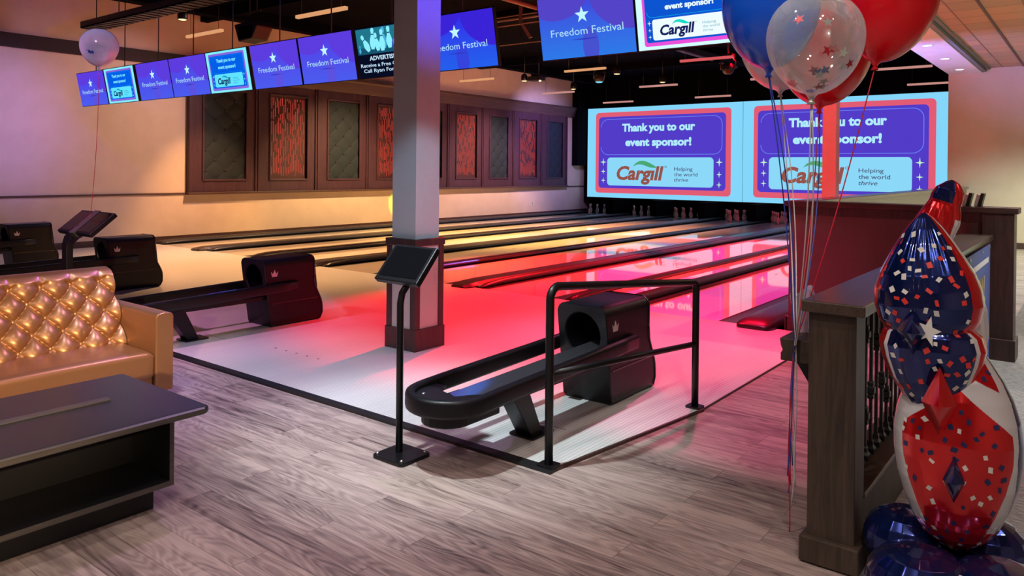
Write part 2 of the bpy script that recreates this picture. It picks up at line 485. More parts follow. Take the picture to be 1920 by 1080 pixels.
M_['lime'] = mat('lime_card', (0.35, 0.48, 0.06), 0.5)


def ceil_panel_mat():
    """perforated tan ceiling panels"""
    m = mat('tan_ceiling_panels', (0.36, 0.22, 0.12), 0.5)
    nt = m.node_tree
    L = nt.links.new
    b = nt.nodes['Principled BSDF']
    tc = nt.nodes.new('ShaderNodeTexCoord')
    br = nt.nodes.new('ShaderNodeTexBrick')
    br.offset = 0.0
    br.inputs['Scale'].default_value = 1.0
    br.inputs['Brick Width'].default_value = 0.9
    br.inputs['Row Height'].default_value = 0.62
    br.inputs['Mortar Size'].default_value = 0.012
    br.inputs['Color1'].default_value = (0.42, 0.25, 0.13, 1)
    br.inputs['Color2'].default_value = (0.30, 0.22, 0.13, 1)
    br.inputs['Mortar'].default_value = (0.13, 0.07, 0.04, 1)
    L(tc.outputs['Object'], br.inputs['Vector'])
    L(br.outputs['Color'], b.inputs['Base Color'])
    return m


M_['ceilpanel'] = ceil_panel_mat()


# ------------------------------------------------------------------ mesh builder
class MB:
    def __init__(s):
        s.v, s.f, s.m, s.sm = [], [], [], []

    def face(s, idx, mi=0, smooth=False):
        s.f.append(tuple(idx)); s.m.append(mi); s.sm.append(smooth)

    def poly(s, pts, mi=0, smooth=False):
        n = len(s.v)
        s.v += [tuple(p) for p in pts]
        s.face(range(n, n + len(pts)), mi, smooth)

    def box(s, a, b, mi=0, mtx=None):
        n = len(s.v)
        P = [(x, y, z) for z in (a[2], b[2]) for y in (a[1], b[1]) for x in (a[0], b[0])]
        if mtx:
            P = [tuple(mtx @ Vector(p)) for p in P]
        s.v += P
        for q in ((0, 2, 3, 1), (4, 5, 7, 6), (0, 1, 5, 4), (2, 6, 7, 3), (0, 4, 6, 2), (1, 3, 7, 5)):
            s.face([n + i for i in q], mi)
        return s

    def rings(s, rings, mi=0, closed=True, smooth=True, cap=(True, True)):
        k = len(rings[0])
        n = len(s.v)
        for r in rings:
            s.v += [tuple(p) for p in r]
        for i in range(len(rings) - 1):
            for j in range(k if closed else k - 1):
                a, b = n + i * k + j, n + i * k + (j + 1) % k
                s.face((a, b, b + k, a + k), mi, smooth)
        if closed and cap[0]:
            s.face([n + j for j in reversed(range(k))], mi)
        if closed and cap[1]:
            e = n + (len(rings) - 1) * k
            s.face([e + j for j in range(k)], mi)
        return s

    def sweep(s, path, prof, mi=0, smooth=True, upv=(0, 0, 1), cap=(True, True)):
        """sweep a closed 2D profile (side, up) along a path"""
        path = [Vector(p) for p in path]
        upv = Vector(upv)
        R = []
        for i, p in enumerate(path):
            t0 = (path[i] - path[i - 1]).normalized() if i else (path[1] - path[0]).normalized()
            t1 = (path[i + 1] - path[i]).normalized() if i < len(path) - 1 else t0
            t = (t0 + t1)
            t = t.normalized() if t.length > 1e-6 else t1
            sd = t.cross(upv)
            if sd.length < 1e-4:
                sd = t.cross(Vector((0, 1, 0)))
            sd.normalize()
            u = sd.cross(t).normalized()
            R.append([p + sd * a + u * b for a, b in prof])
        return s.rings(R, mi, True, smooth, cap)

    def tube(s, path, r, n=12, mi=0, cap=(True, True), upv=(0, 0, 1)):
        """round tube with transported frames"""
        path = [Vector(p) for p in path]
        rr = r if isinstance(r, (list, tuple)) else [r] * len(path)
        R = []
        nrm = None
        for i, p in enumerate(path):
            t0 = (path[i] - path[i - 1]).normalized() if i else (path[1] - path[0]).normalized()
            t1 = (path[i + 1] - path[i]).normalized() if i < len(path) - 1 else t0
            t = (t0 + t1).normalized()
            if nrm is None:
                h = Vector((1, 0, 0)) if abs(t.x) < 0.8 else Vector((0, 1, 0))
                nrm = (h - t * h.dot(t)).normalized()
            else:
                nrm = (nrm - t * nrm.dot(t)).normalized()
            bn = t.cross(nrm)
            R.append([p + (nrm * math.cos(2 * PI * k / n) + bn * math.sin(2 * PI * k / n)) * rr[i] for k in range(n)])
        return s.rings(R, mi, True, True, cap)

    def lathe(s, prof, n=24, c=(0, 0, 0), mi=0, cap=(True, True)):
        """profile of (radius, z) around the z axis"""
        R = [[(c[0] + r * math.cos(2 * PI * k / n), c[1] + r * math.sin(2 * PI * k / n), c[2] + z) for k in range(n)] for r, z in prof]
        return s.rings(R, mi, True, True, cap)

    def prism(s, pts, ext, mi=0):
        """a flat outline of 3D points pushed along a vector"""
        n = len(s.v)
        k = len(pts)
        e = Vector(ext)
        s.v += [tuple(p) for p in pts] + [tuple(Vector(p) + e) for p in pts]
        s.face([n + i for i in reversed(range(k))], mi)
        s.face([n + k + i for i in range(k)], mi)
        for i in range(k):
            j = (i + 1) % k
            s.face((n + i, n + j, n + k + j, n + k + i), mi)
        return s

    def grid(s, fn, nu, nv, mi=0, smooth=True):
        n = len(s.v)
        for i in range(nu + 1):
            for j in range(nv + 1):
                s.v.append(tuple(fn(i / nu, j / nv)))
        for i in range(nu):
            for j in range(nv):
                a = n + i * (nv + 1) + j
                s.face((a, a + nv + 1, a + nv + 2, a + 1), mi, smooth)
        return s

    def add(s, verts, faces, mi=0):
        n = len(s.v)
        s.v += [tuple(p) for p in verts]
        for f in faces:
            s.face([n + i for i in f], mi)

    def build(s, name, mats, parent=None, bevel=0, loc=None, seg=2):
        me = bpy.data.meshes.new(name)
        me.from_pydata([tuple(map(float, p)) for p in s.v], [], s.f)
        if not isinstance(mats, (list, tuple)):
            mats = [mats]
        for m in mats:
            me.materials.append(m)
        me.polygons.foreach_set('material_index', s.m)
        me.polygons.foreach_set('use_smooth', s.sm)
        me.update()
        o = bpy.data.objects.new(name, me)
        COL.objects.link(o)
        if parent:
            o.parent = parent
        if loc:
            o.location = loc
        if bevel:
            md = o.modifiers.new('bevel', 'BEVEL')
            md.width = bevel
            md.segments = seg
            md.limit_method = 'ANGLE'
            md.angle_limit = math.radians(40)
        return o


def tag(o, label, cat, group=None, kind=None):
    o['label'] = label
    o['category'] = cat
    if group:
        o['group'] = group
    if kind:
        o['kind'] = kind
    return o


def thing(name, label, cat, loc=(0, 0, 0), rz=0, group=None):
    o = bpy.data.objects.new(name, None)
    o.empty_display_size = 0.1
    COL.objects.link(o)
    o.location = loc
    o.rotation_euler = (0, 0, rz)
    return tag(o, label, cat, group)


def struct(o, label=None):
    o['kind'] = 'structure'
    if label:
        o['label'] = label
    return o


def dup(root, loc=None, rz=None, label=None, group=None):
    c = root.copy()
    COL.objects.link(c)
    if loc is not None:
        c.location = loc
    if rz is not None:
        c.rotation_euler = (0, 0, rz)
    if label:
        c['label'] = label
    if group:
        c['group'] = group
    for ch in list(root.children):
        d = ch.copy()
        COL.objects.link(d)
        d.parent = c
        for g in list(ch.children):
            e = g.copy()
            COL.objects.link(e)
            e.parent = d
    return c


def rrect(w, h, r, n=5, cx=0, cy=0):
    """rounded rectangle outline, counter-clockwise"""
    P = []
    for (sx, sy, a0) in ((1, -1, -90), (1, 1, 0), (-1, 1, 90), (-1, -1, 180)):
        for k in range(n + 1):
            a = math.radians(a0 + 90 * k / n)
            P.append((cx + sx * (w / 2 - r) + r * math.cos(a), cy + sy * (h / 2 - r) + r * math.sin(a)))
    return P


_text_cache = {}


def text_geo(body, bold=0.0, shear=0.0, spacing=1.0):
    key = (body, bold, shear, spacing)
    if key in _text_cache:
        return _text_cache[key]
    cu = bpy.data.curves.new('lettering', 'FONT')
    cu.body = body
    cu.align_x = 'LEFT'
    cu.offset = bold
    cu.shear = shear
    cu.space_character = spacing
    cu.resolution_u = 3
    cu.fill_mode = 'FRONT'
    ob = bpy.data.objects.new('lettering', cu)
    COL.objects.link(ob)
    bpy.context.view_layer.update()
    dg = bpy.context.evaluated_depsgraph_get()
    me = bpy.data.meshes.new_from_object(ob.evaluated_get(dg))
    V = [(v.co.x, v.co.y) for v in me.vertices]
    F = [tuple(p.vertices) for p in me.polygons]
    bpy.data.objects.remove(ob)
    bpy.data.curves.remove(cu)
    bpy.data.meshes.remove(me)
    x0, x1 = min(v[0] for v in V), max(v[0] for v in V)
    y0, y1 = 0.0, 0.729
    V = [((x - x0) / (x1 - x0), y / y1) for x, y in V]
    _text_cache[key] = (V, F, (x1 - x0) / y1)
    return _text_cache[key]


# ------------------------------------------------------------------ setting: floors, walls, ceiling
XW = -16.4
mb = MB(); mb.box((-16.6, -5, -0.1), (3.2, 26.4, 0.0))
floor = struct(mb.build('floor', M_['floor']), 'greige wood plank floor')
mb = MB(); mb.box((-0.78, -5, 0.0), (3.2, 20.5, 0.008))
struct(mb.build('floor_carpet', M_['carpet']), 'grey patterned carpet right of the fence')

# pale approach with its clipped corner, and the black edging strips
ap = [(-16.3, 3.52), (-2.43, 3.52), (-2.215, 5.05), (-2.215, 8.137), (-16.3, 8.137)]
mb = MB(); mb.prism([(x, y, 0.0) for x, y in ap], (0, 0, 0.012))
for (x, y) in [(-5.42 - 0.155 * k, 4.20) for k in range(5)]:
    mb.prism([(x + 0.011 * math.cos(a * PI / 5), y + 0.011 * math.sin(a * PI / 5), 0.0122) for a in range(10)], (0, 0, 0.0005), 1)
for (x0, x1, y) in ((-3.0, -2.72, 4.08), (-7.1, -6.72, 4.1)):
    mb.box((x0, y, 0.0122), (x1, y + 0.006, 0.0126), 1)
struct(mb.build('floor_approach', [M_['approach'], M_['blacktrim']]), 'pale striped bowling approach')
mb = MB()
mb.sweep([(-16.3, 3.487, 0.0), (-2.40, 3.487, 0.0)], [(0.04, 0.001), (0.034, 0.016), (-0.034, 0.016), (-0.04, 0.001)], smooth=False)
struct(mb.build('trim_1', M_['blacktrim']), 'black reducer strip along the front of the approach')
mb = MB()
mb.sweep([(-2.415, 3.50, 0.0), (-2.205, 5.05, 0.0)], [(0.014, 0.001), (0.008, 0.015), (-0.008, 0.015), (-0.014, 0.001)], smooth=False)
mb.sweep([(-2.21, 5.05, 0.0), (-2.21, 8.13, 0.0)], [(0.007, 0.001), (0.004, 0.0135), (-0.004, 0.0135), (-0.007, 0.001)], smooth=False)
struct(mb.build('trim_2', M_['colwood']), 'thin dark edge strip beside the handrail')

# left wall with its dark rails
mb = MB(); mb.box((XW - 0.2, -5, 0), (XW, 26.4, 5.3))
struct(mb.build('wall_left', M_['beige']), 'beige wall along the left of the lanes')
mb = MB(); mb.box((XW, -5, 0), (XW + 0.025, 26.0, 0.135))
struct(mb.build('baseboard_left', M_['trimwood'], bevel=0.004), 'dark baseboard along the left wall')
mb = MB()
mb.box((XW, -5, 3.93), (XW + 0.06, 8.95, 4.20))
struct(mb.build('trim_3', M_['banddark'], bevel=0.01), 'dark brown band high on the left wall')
mb = MB()
mb.box((XW, -5, 1.055), (XW + 0.03, 8.97, 1.095))
mb.box((XW, 24.36, 1.02), (XW + 0.03, 26.0, 1.06))
struct(mb.build('trim_4', M_['trimwood'], bevel=0.005), 'thin dark chair rail on the left wall')
mb = MB()
mb.sweep([(XW + 0.06, 8.96, 0), (XW + 0.06, 24.86, 0)], [(-0.06, 3.72), (0.06, 3.74), (0.08, 3.80), (0.10, 3.88), (0.13, 4.02), (0.16, 4.06), (0.16, 4.12), (-0.06, 4.12)], smooth=False)
struct(mb.build('trim_5', M_['trimwood']), 'dark cornice above the wall panels')
mb = MB()
mb.box((XW, 8.96, 1.045), (XW + 0.17, 24.38, 1.10))
struct(mb.build('trim_6', M_['trimwood'], bevel=0.01), 'dark sill under the wall panels')
mb = MB(); mb.box((XW, 24.85, 1.86), (XW + 0.26, 25.7, 5.3))
struct(mb.build('trim_7', M_['void']), 'black masking panel on the left wall beside the screens')

# end wall behind the screens, walls of the right-hand bay
mb = MB(); mb.box((-16.6, 26.2, 0), (-2.2, 26.4, 5.3))
struct(mb.build('wall_end', M_['void']), 'black wall behind the screens')
mb = MB(); mb.box((-16.3, 25.62, 0.50), (-2.95, 25.72, 5.3))
struct(mb.build('wall_masking', M_['void']), 'black masking wall that carries the screens')
mb = MB(); mb.box((-2.88, 20.5, 0), (3.2, 20.7, 5.3))
mb.box((-2.65, 20.6, 0), (-2.5, 26.2, 5.3))
struct(mb.build('wall_bay', M_['beige']), 'beige end wall of the right-hand bay')
mb = MB(); mb.box((-2.5, 20.47, 0.0), (3.2, 20.5, 0.14))
struct(mb.build('baseboard_bay', M_['trimwoodx'], bevel=0.004), 'dark baseboard of the right-hand bay')
mb = MB(); mb.box((3.2, -5, 0), (3.4, 20.7, 5.3))
struct(mb.build('wall_right', M_['beige']), 'beige wall right of the walkway')
mb = MB(); mb.box((-16.6, -5.2, 0), (3.4, -5, 5.3))
struct(mb.build('wall_rear', M_['beige']), 'beige wall behind the seating')
mb = MB(); mb.box((-16.6, -5, 5.26), (3.4, 26.4, 5.4))
struct(mb.build('ceiling', M_['ceiling']), 'black painted open ceiling')
# lower ceiling over the right-hand bay
mb = MB(); mb.box((-2.87, 2.4, 4.03), (-2.2, 20.5, 5.0))
struct(mb.build('ceiling_soffit', M_['soffit'], bevel=0.004), 'pale soffit with recessed downlights')
mb = MB(); mb.box((-2.2, -5, 4.13), (3.2, 20.5, 4.25))
struct(mb.build('ceiling_panels', M_['ceilpanel']), 'tan panelled ceiling of the right-hand bay')
mb = MB(); mb.box((-2.2, -5, 4.045), (-2.12, 20.5, 4.13)); mb.box((-2.10, 2.4, 4.10), (-2.04, 20.5, 4.13))
struct(mb.build('trim_8', M_['soffitdark']), 'slate coloured step between soffit and panelled ceiling')
mb = MB(); mb.box((-1.42, 2.4, 4.118), (-1.38, 20.5, 4.13))
struct(mb.build('trim_9', M_['trimwood']), 'dark batten running along the panelled ceiling')

# half walls right of the lanes
mb = MB(); mb.box((-2.62, 8.18, 0), (-0.64, 8.36, 1.335))
struct(mb.build('wall_half', M_['brownwall']), 'brown half wall facing the approach')
mb = MB(); mb.box((-2.62, 8.36, 0), (-2.47, 20.4, 1.335))
struct(mb.build('wall_half_side', M_['fencetop']), 'brown half wall running along the last lane')
mb = MB(); mb.box((-2.66, 8.13, 1.335), (-0.58, 8.41, 1.39))
struct(mb.build('trim_10', M_['trimwoodx'], bevel=0.006), 'dark wooden cap on the brown half wall')
mb = MB(); mb.box((-2.66, 8.41, 1.335), (-2.43, 20.4, 1.39))
struct(mb.build('trim_11', M_['fencetop'], bevel=0.006), 'dark wooden cap of the half wall along the last lane')
mb = MB()
mb.box((-0.86, 8.135, 0.0), (-0.61, 8.39, 1.335)); mb.box((-2.62, 8.155, 1.24), (-0.86, 8.18, 1.335)); mb.box((-0.96, 8.15, 0.2), (-0.86, 8.18, 1.24))
mb.box((-0.90, 8.10, 0.0), (-0.59, 8.41, 0.20))
struct(mb.build('trim_12', M_['colwood'], bevel=0.005), 'dark end pilaster and frame of the half wall')
mb = MB(); mb.box((-2.64, 8.15, 0), (-0.9, 8.18, 0.16)); mb.box((-2.65, 8.15, 0), (-2.62, 8.5, 0.16))
struct(mb.build('baseboard_half', M_['trimwoodx'], bevel=0.004), 'dark baseboard of the half wall')

# ------------------------------------------------------------------ lanes, gutters and cappings
Y0, Y1 = 8.137, 25.25
LW = 1.066
LEFT = [-15.70, -13.82, -12.16, -10.23, -8.65, -6.75, -4.45]
ordin = ['first', 'second', 'third', 'fourth', 'fifth', 'sixth', 'seventh']
mb = MB(); mb.box((-16.38, Y0, -0.06), (-2.66, 26.2, -0.0))
# dark pit floor under the gutters
struct(mb.build('floor_lane_bed', M_['void']), 'dark bed under the gutters')
for i, x in enumerate(LEFT):
    mb = MB(); mb.box((x, Y0, 0.0), (x + LW, Y1, 0.012))
    if True:
        for k in range(7):     # aiming arrows
            ax = x + LW * (k + 1) / 8
            ay = Y0 + 4.0 + 0.42 * (3 - abs(k - 3)) * 0.6
            mb.prism([(ax - 0.016, ay, 0.0122), (ax + 0.016, ay, 0.0122), (ax, ay + 0.15, 0.0122)], (0, 0, 0.0004), 1)
    o = mb.build('bowling_lane', [M_['lane'], M_['trimwood']])
    where = 'nearest the left wall' if i == 0 else ('nearest the brown half wall' if i == 6 else '%s from the left wall' % ordin[i])
    tag(o, 'glossy maple bowling lane, %s' % where, 'bowling lane', 'glossy bowling lanes side by side')


def capping(b, x0, x1, wide):
    """raised capping rail with a rounded nose at the foul line"""
    cx, hw = (x0 + x1) / 2, (x1 - x0) / 2
    h = 0.085
    prof = [(-hw, 0.012), (-hw, 0.035), (-hw * 0.72, h), (hw * 0.72, h), (hw, 0.035), (hw, 0.012)]
    R = []
    ys = [Y0 - 0.16, Y0 - 0.12, Y0 - 0.05, Y0 + 0.10, Y0 + 0.35, Y1] if wide else [Y0 + 0.0, Y0 + 0.05, Y0 + 0.15, Y0 + 0.3, Y0 + 0.5, Y1]
    ws = [0.66, 0.85, 0.97, 1, 1, 1] if wide else [0.25, 0.5, 0.8, 0.95, 1, 1]
    hs = [0.45, 0.6, 0.72, 0.9, 1, 1] if wide else [0.3, 0.5, 0.7, 0.9, 1, 1]
    for y, w, k in zip(ys, ws, hs):
        R.append([(cx + a * w, y, 0.012 + (z - 0.012) * k) for a, z in prof])
    b.rings(R, 0, True, False)


def rail(b, x, r=0.055):
    """rounded bumper rail along a gutter"""
    prof = [(r * math.cos(a * PI / 6) * 0.9, 0.02 + r * 1.15 * math.sin(a * PI / 6)) for a in range(0, 7)]
    R = []
    for y, k in ((Y0 + 0.02, 0.25), (Y0 + 0.2, 0.7), (Y0 + 0.6, 1), (Y1, 1)):
        R.append([(x + a, y, 0.004 + z * k) for a, z in prof])
    b.rings(R, 0, True, True)


def gutter(b, x0, x1):
    cx, hw = (x0 + x1) / 2, (x1 - x0) / 2
    def fn(u, v):
        a = (v - 0.5) * 2
        return (cx + a * hw, Y0 + u * ((Y1 if cx < -3.0 else 20.4) - Y0), 0.009 - 0.006 * math.sqrt(max(0, 1 - a * a)))
    b.grid(fn, 1, 10)


DIV = [(-16.37, -15.70), (-14.634, -13.82), (-12.754, -12.16), (-11.094, -10.23), (-9.164, -8.65), (-7.584, -6.75), (-5.684, -4.45), (-3.384, -2.665)]
dlab = ['dark gutter and rail running along the foot of the left wall',
        'dark gutter divider with rounded nose, first one in from the left wall',
        'narrow dark gutter divider, second in from the left wall',
        'dark gutter divider behind the ball return in the middle of the left side',
        'narrow dark gutter divider that passes behind the front column',
        'dark gutter divider with wide rounded nose just right of the front column',
        'double railed divider with a pale floor strip between, behind the nearest ball return',
        'short fat capping with rounded nose beside the brown half wall']
for i, (x0, x1) in enumerate(DIV):
    t = thing('lane_divider', dlab[i], 'lane divider', ((x0 + x1) / 2, Y0, 0), 0, 'gutter dividers between the lanes')
    off = Vector(t.location)
    sh = lambda o: setattr(o, 'location', -off)
    g = 0.22
    if i == 0:
        b = MB(); gutter(b, x1 - g, x1); sh(b.build('gutter', M_['gutter'], t))
        b = MB(); rail(b, x1 - g - 0.03); sh(b.build('bumper_rail', M_['gutter'], t))
        b = MB(); capping(b, x0 + 0.02, x1 - g - 0.09, False); sh(b.build('capping', M_['cap'], t))
    elif i in (1, 3, 5):
        b = MB(); gutter(b, x0, x0 + g); sh(b.build('gutter', M_['gutter'], t))
        b = MB(); gutter(b, x1 - g, x1); sh(b.build('gutter', M_['gutter'], t))
        b = MB(); capping(b, x0 + g, x1 - g - 0.02, True); sh(b.build('capping', M_['cap'], t))
        b = MB(); rail(b, x1 - g + 0.03, 0.06); sh(b.build('bumper_rail', M_['gutter'], t))
    elif i in (2, 4):
        b = MB(); gutter(b, x0, x0 + g); sh(b.build('gutter', M_['gutter'], t))
        b = MB(); gutter(b, x1 - g, x1); sh(b.build('gutter', M_['gutter'], t))
        b = MB(); capping(b, x0 + g - 0.02, x1 - g + 0.02, False); sh(b.build('capping', M_['cap'], t))
        b = MB(); rail(b, x1 - g + 0.07, 0.045); sh(b.build('bumper_rail', M_['gutter'], t))
    elif i == 6:
        b = MB(); gutter(b, x0, x0 + g); sh(b.build('gutter', M_['gutter'], t))
        b = MB(); gutter(b, x1 - g, x1); sh(b.build('gutter', M_['gutter'], t))
        b = MB(); rail(b, x0 + g + 0.05, 0.065); sh(b.build('bumper_rail', M_['cap'], t))
        b = MB(); rail(b, x1 - g - 0.02, 0.085); sh(b.build('bumper_rail', M_['gutter'], t))
        b = MB(); b.box((x0 + g + 0.1, Y0, 0.0), (x1 - g - 0.09, Y1, 0.014)); sh(b.build('deck_strip', M_['lane'], t))
    else:
        b = MB(); gutter(b, x0, x0 + g); sh(b.build('gutter', M_['gutter'], t))
        b = MB()
        prof = [(-0.235, 0.012)] + [(0.235 * (1 if a > 8 else 1) * -math.cos(PI * a / 16) * (abs(math.cos(PI * a / 16)) ** -0.35 if a != 8 else 0), 0.035 + 0.075 * math.sin(PI * a / 16) ** 0.7) for a in range(17)] + [(0.235, 0.012)]
        R = []
        for y, w, k in ((Y0 - 0.20, 0.60, 0.25), (Y0 - 0.195, 0.72, 0.4), (Y0 - 0.17, 0.84, 0.58), (Y0 - 0.12, 0.93, 0.76), (Y0 - 0.04, 0.98, 0.9), (Y0 + 0.1, 1, 1), (Y0 + 0.3, 1, 1), (20.4, 1, 1)):
            R.append([(-2.93 + a * w * 0.88, y, 0.012 + (z - 0.012) * k) for a, z in prof])
        b.rings(R, 0, True, True)
        sh(b.build('capping', M_['cap'], t))

# pins standing in the dark at the lane ends
pin_prof = [(0.0, 0), (0.026, 0.0), (0.036, 0.03), (0.056, 0.09), (0.060, 0.114), (0.055, 0.15), (0.040, 0.20), (0.026, 0.24), (0.0235, 0.255), (0.025, 0.29), (0.031, 0.33), (0.032, 0.345), (0.026, 0.368), (0.012, 0.38), (0.0, 0.381)]
pmb = MB(); pmb.lathe(pin_prof, 16, cap=(False, False)); pmb.lathe([(0.0272, 0.237), (0.0256, 0.247)], 16, mi=1, cap=(False, False)); pmb.lathe([(0.0247, 0.262), (0.0254, 0.272)], 16, mi=1, cap=(False, False))
first = None
for li in range(6):
    cx = LEFT[li] + LW / 2
    k = 0
    for row in range(4):
        for c in range(row + 1):
            px, py = cx + (c - row / 2) * 0.3048, 24.25 + row * 0.264
            lab = 'white bowling pin racked at the dark end of the lane %s' % ('nearest the left wall' if li == 0 else '%s from the left wall' % ordin[li])
            grp = 'pins racked on the %s lane' % ordin[li]
            if first is None:
                first = tag(pmb.build('bowling_pin', [M_['pin'], M_['pinred']], loc=(px, py, 0.012)), lab, 'bowling pin', grp)
            else:
                dup(first, (px, py, 0.012), 0, lab, grp)
            k += 1
# black kickbacks between the pin decks
for i, (x0, x1) in enumerate(DIV[1:-1]):
    mb = MB(); mb.box(((x0 + x1) / 2 - 0.12, 24.1, 0.0), ((x0 + x1) / 2 + 0.12, 25.6, 0.62))
    struct(mb.build('trim_%d' % (20 + i), M_['void']), 'black kickback between pin decks')

# ------------------------------------------------------------------ wall panels
PY = [8.98, 10.75, 12.53, 14.28, 15.98, 17.62, 19.30, 20.97, 22.68, 24.36]
PZ0, PZ1 = 1.10, 3.74
wherep = ['nearest the sofa end of the left wall', 'second from the sofa end', 'third from the sofa end', 'just left of the front column', 'behind the front column',
          'just right of the front column', 'fourth from the screens end', 'second from the screens end', 'last one before the giant screens']
plabels = ['dark wood wall panel with charcoal tufted inset, partly under the row of monitors, nearest the sofa',
           'dark wood wall panel with red glowing slots, leftmost of the glowing ones',
           'dark wood wall panel with charcoal tufted inset, second tufted one from the left',
           'dark wood wall panel with red glowing slots, half hidden by the front column',
           'dark wood wall panel with charcoal tufted inset, hidden behind the front column',
           'dark wood wall panel with red glowing slots, just right of the front column',
           'dark wood wall panel with charcoal tufted inset, between the two glowing panels right of the column',
           'dark wood wall panel with red glowing slots, rightmost of the glowing ones',
           'dark wood wall panel with charcoal tufted inset, nearest the giant screens']
for i in range(9):
    y0, y1 = PY[i] + 0.012, PY[i + 1] - 0.012
    yc = (y0 + y1) / 2
    w = y1 - y0
    t = thing('wall_panel', plabels[i], 'wall panel', (XW, yc, PZ0), 0, 'framed panels along the left wall')
    iy0, iy1, iz0, iz1 = -w / 2 + 0.37, w / 2 - 0.30, 0.30, PZ1 - PZ0 - 0.26
    H = PZ1 - PZ0
    b = MB()
    d = 0.10
    b.box((0.0, -w / 2, 0), (d, iy0, H)); b.box((0.0, iy1, 0), (d, w / 2, H))
    b.box((0.0, iy0, 0), (d, iy1, iz0)); b.box((0.0, iy0, iz1), (d, iy1, H))
    b.box((d, -w / 2, 0), (d + 0.035, -w / 2 + 0.05, H)); b.box((d, w / 2 - 0.05, 0), (d + 0.035, w / 2, H))
    b.build('frame', M_['panelwood'], t, bevel=0.004)
    b = MB()
    e = 0.045
    b.box((d - 0.05, iy0 - e, iz0 - e), (d + 0.03, iy0, iz1 + e)); b.box((d - 0.05, iy1, iz0 - e), (d + 0.03, iy1 + e, iz1 + e))
    b.box((d - 0.05, iy0, iz0 - e), (d + 0.03, iy1, iz0)); b.box((d - 0.05, iy0, iz1), (d + 0.03, iy1, iz1 + e))
    b.build('moulding', M_['panelwood'], t, bevel=0.008)
    if i % 2 == 0:
        p, q = (iy1 - iy0) / 2.12, (iz1 - iz0) / 4.4
        def tf(u, v, a0=iy0, a1=iy1, b0=iz0, b1=iz1, p=p, q=q):
            a, z = a0 + u * (a1 - a0), b0 + v * (b1 - b0)
            A, B = (a - a0 - 0.06) / p, (z - b0 - 0.20) / q
            h = (abs(math.sin(PI * (A + B))) * abs(math.sin(PI * (A - B)))) ** 0.28
            return (0.036 + 0.032 * h, a, z)
        b = MB(); b.grid(tf, 44, 96)
        ins = b.build('tufted_inset', M_['tuft'], t)
        b = MB()
        for r in range(10):
            for c in range(4):
                a = iy0 + 0.06 + p * (c + (0.5 if r % 2 else 0.0))
                z = iz0 + 0.20 + q * r * 0.5
                if iy0 < a < iy1 - 0.01 and z < iz1 - 0.03:
                    b.rings([[(0.048 + x, a + rr * math.cos(k * PI / 4), z + rr * math.sin(k * PI / 4)) for k in range(8)] for x, rr in ((0.0, 0.034), (0.016, 0.03), (0.022, 0.012))])
        ob = b.build('buttons', M_['button'], ins)
        ob['kind'] = 'stuff'
    else:
        b = MB(); b.box((0.02, iy0, iz0), (0.05, iy1, iz1))
        ins = b.build('slatted_inset', M_['slatdark'], t)
        b = MB()
        n = 20
        for k in range(n):
            a = iy0 + 0.04 + (iy1 - iy0 - 0.08) * (k + 0.5) / n
            z = iz0 + 0.05 + random.random() * 0.15
            while z < iz1 - 0.1:
                ln = 0.14 + random.random() * 0.40
                ze = min(z + ln, iz1 - 0.05)
                b.box((0.045, a - 0.004, z), (0.0525, a + 0.004, ze))
                z = ze + 0.05 + random.random() * (0.34 if random.random() < 0.55 else 0.10)
        b.build('glowing_slots', M_['redglow'], ins)

tag_o = MB()
tag_o.box((XW, 22.22, 0.40), (XW + 0.012, 22.30, 0.53))
tag_o.box((XW + 0.012, 22.245, 0.475), (XW + 0.015, 22.275, 0.505), 1); tag_o.box((XW + 0.012, 22.245, 0.425), (XW + 0.015, 22.275, 0.455), 1)
tag(tag_o.build('wall_outlet', [M_['outlet'], M_['tuft']], bevel=0.002), 'small ivory electrical outlet low on the left wall near the screens', 'outlet')

# ------------------------------------------------------------------ screen pictures
def clip_poly(P, x0, x1, y0, y1):
    def cl(P, f, g):
        out = []
        for i in range(len(P)):
            a, b = P[i - 1], P[i]
            fa, fb = f(a), f(b)
            if fa != fb:
                out.append(g(a, b))
            if fb:
                out.append(b)
        return out
    ix = lambda c: (lambda a, b: (c, a[1] + (b[1] - a[1]) * (c - a[0]) / (b[0] - a[0])))
    iy = lambda c: (lambda a, b: (a[0] + (b[0] - a[0]) * (c - a[1]) / (b[1] - a[1]), c))
    for f, g in ((lambda p: p[0] >= x0, ix(x0)), (lambda p: p[0] <= x1, ix(x1)), (lambda p: p[1] >= y0, iy(y0)), (lambda p: p[1] <= y1, iy(y1))):
        P = cl(P, f, g)
        if not P:
            return P
    return P


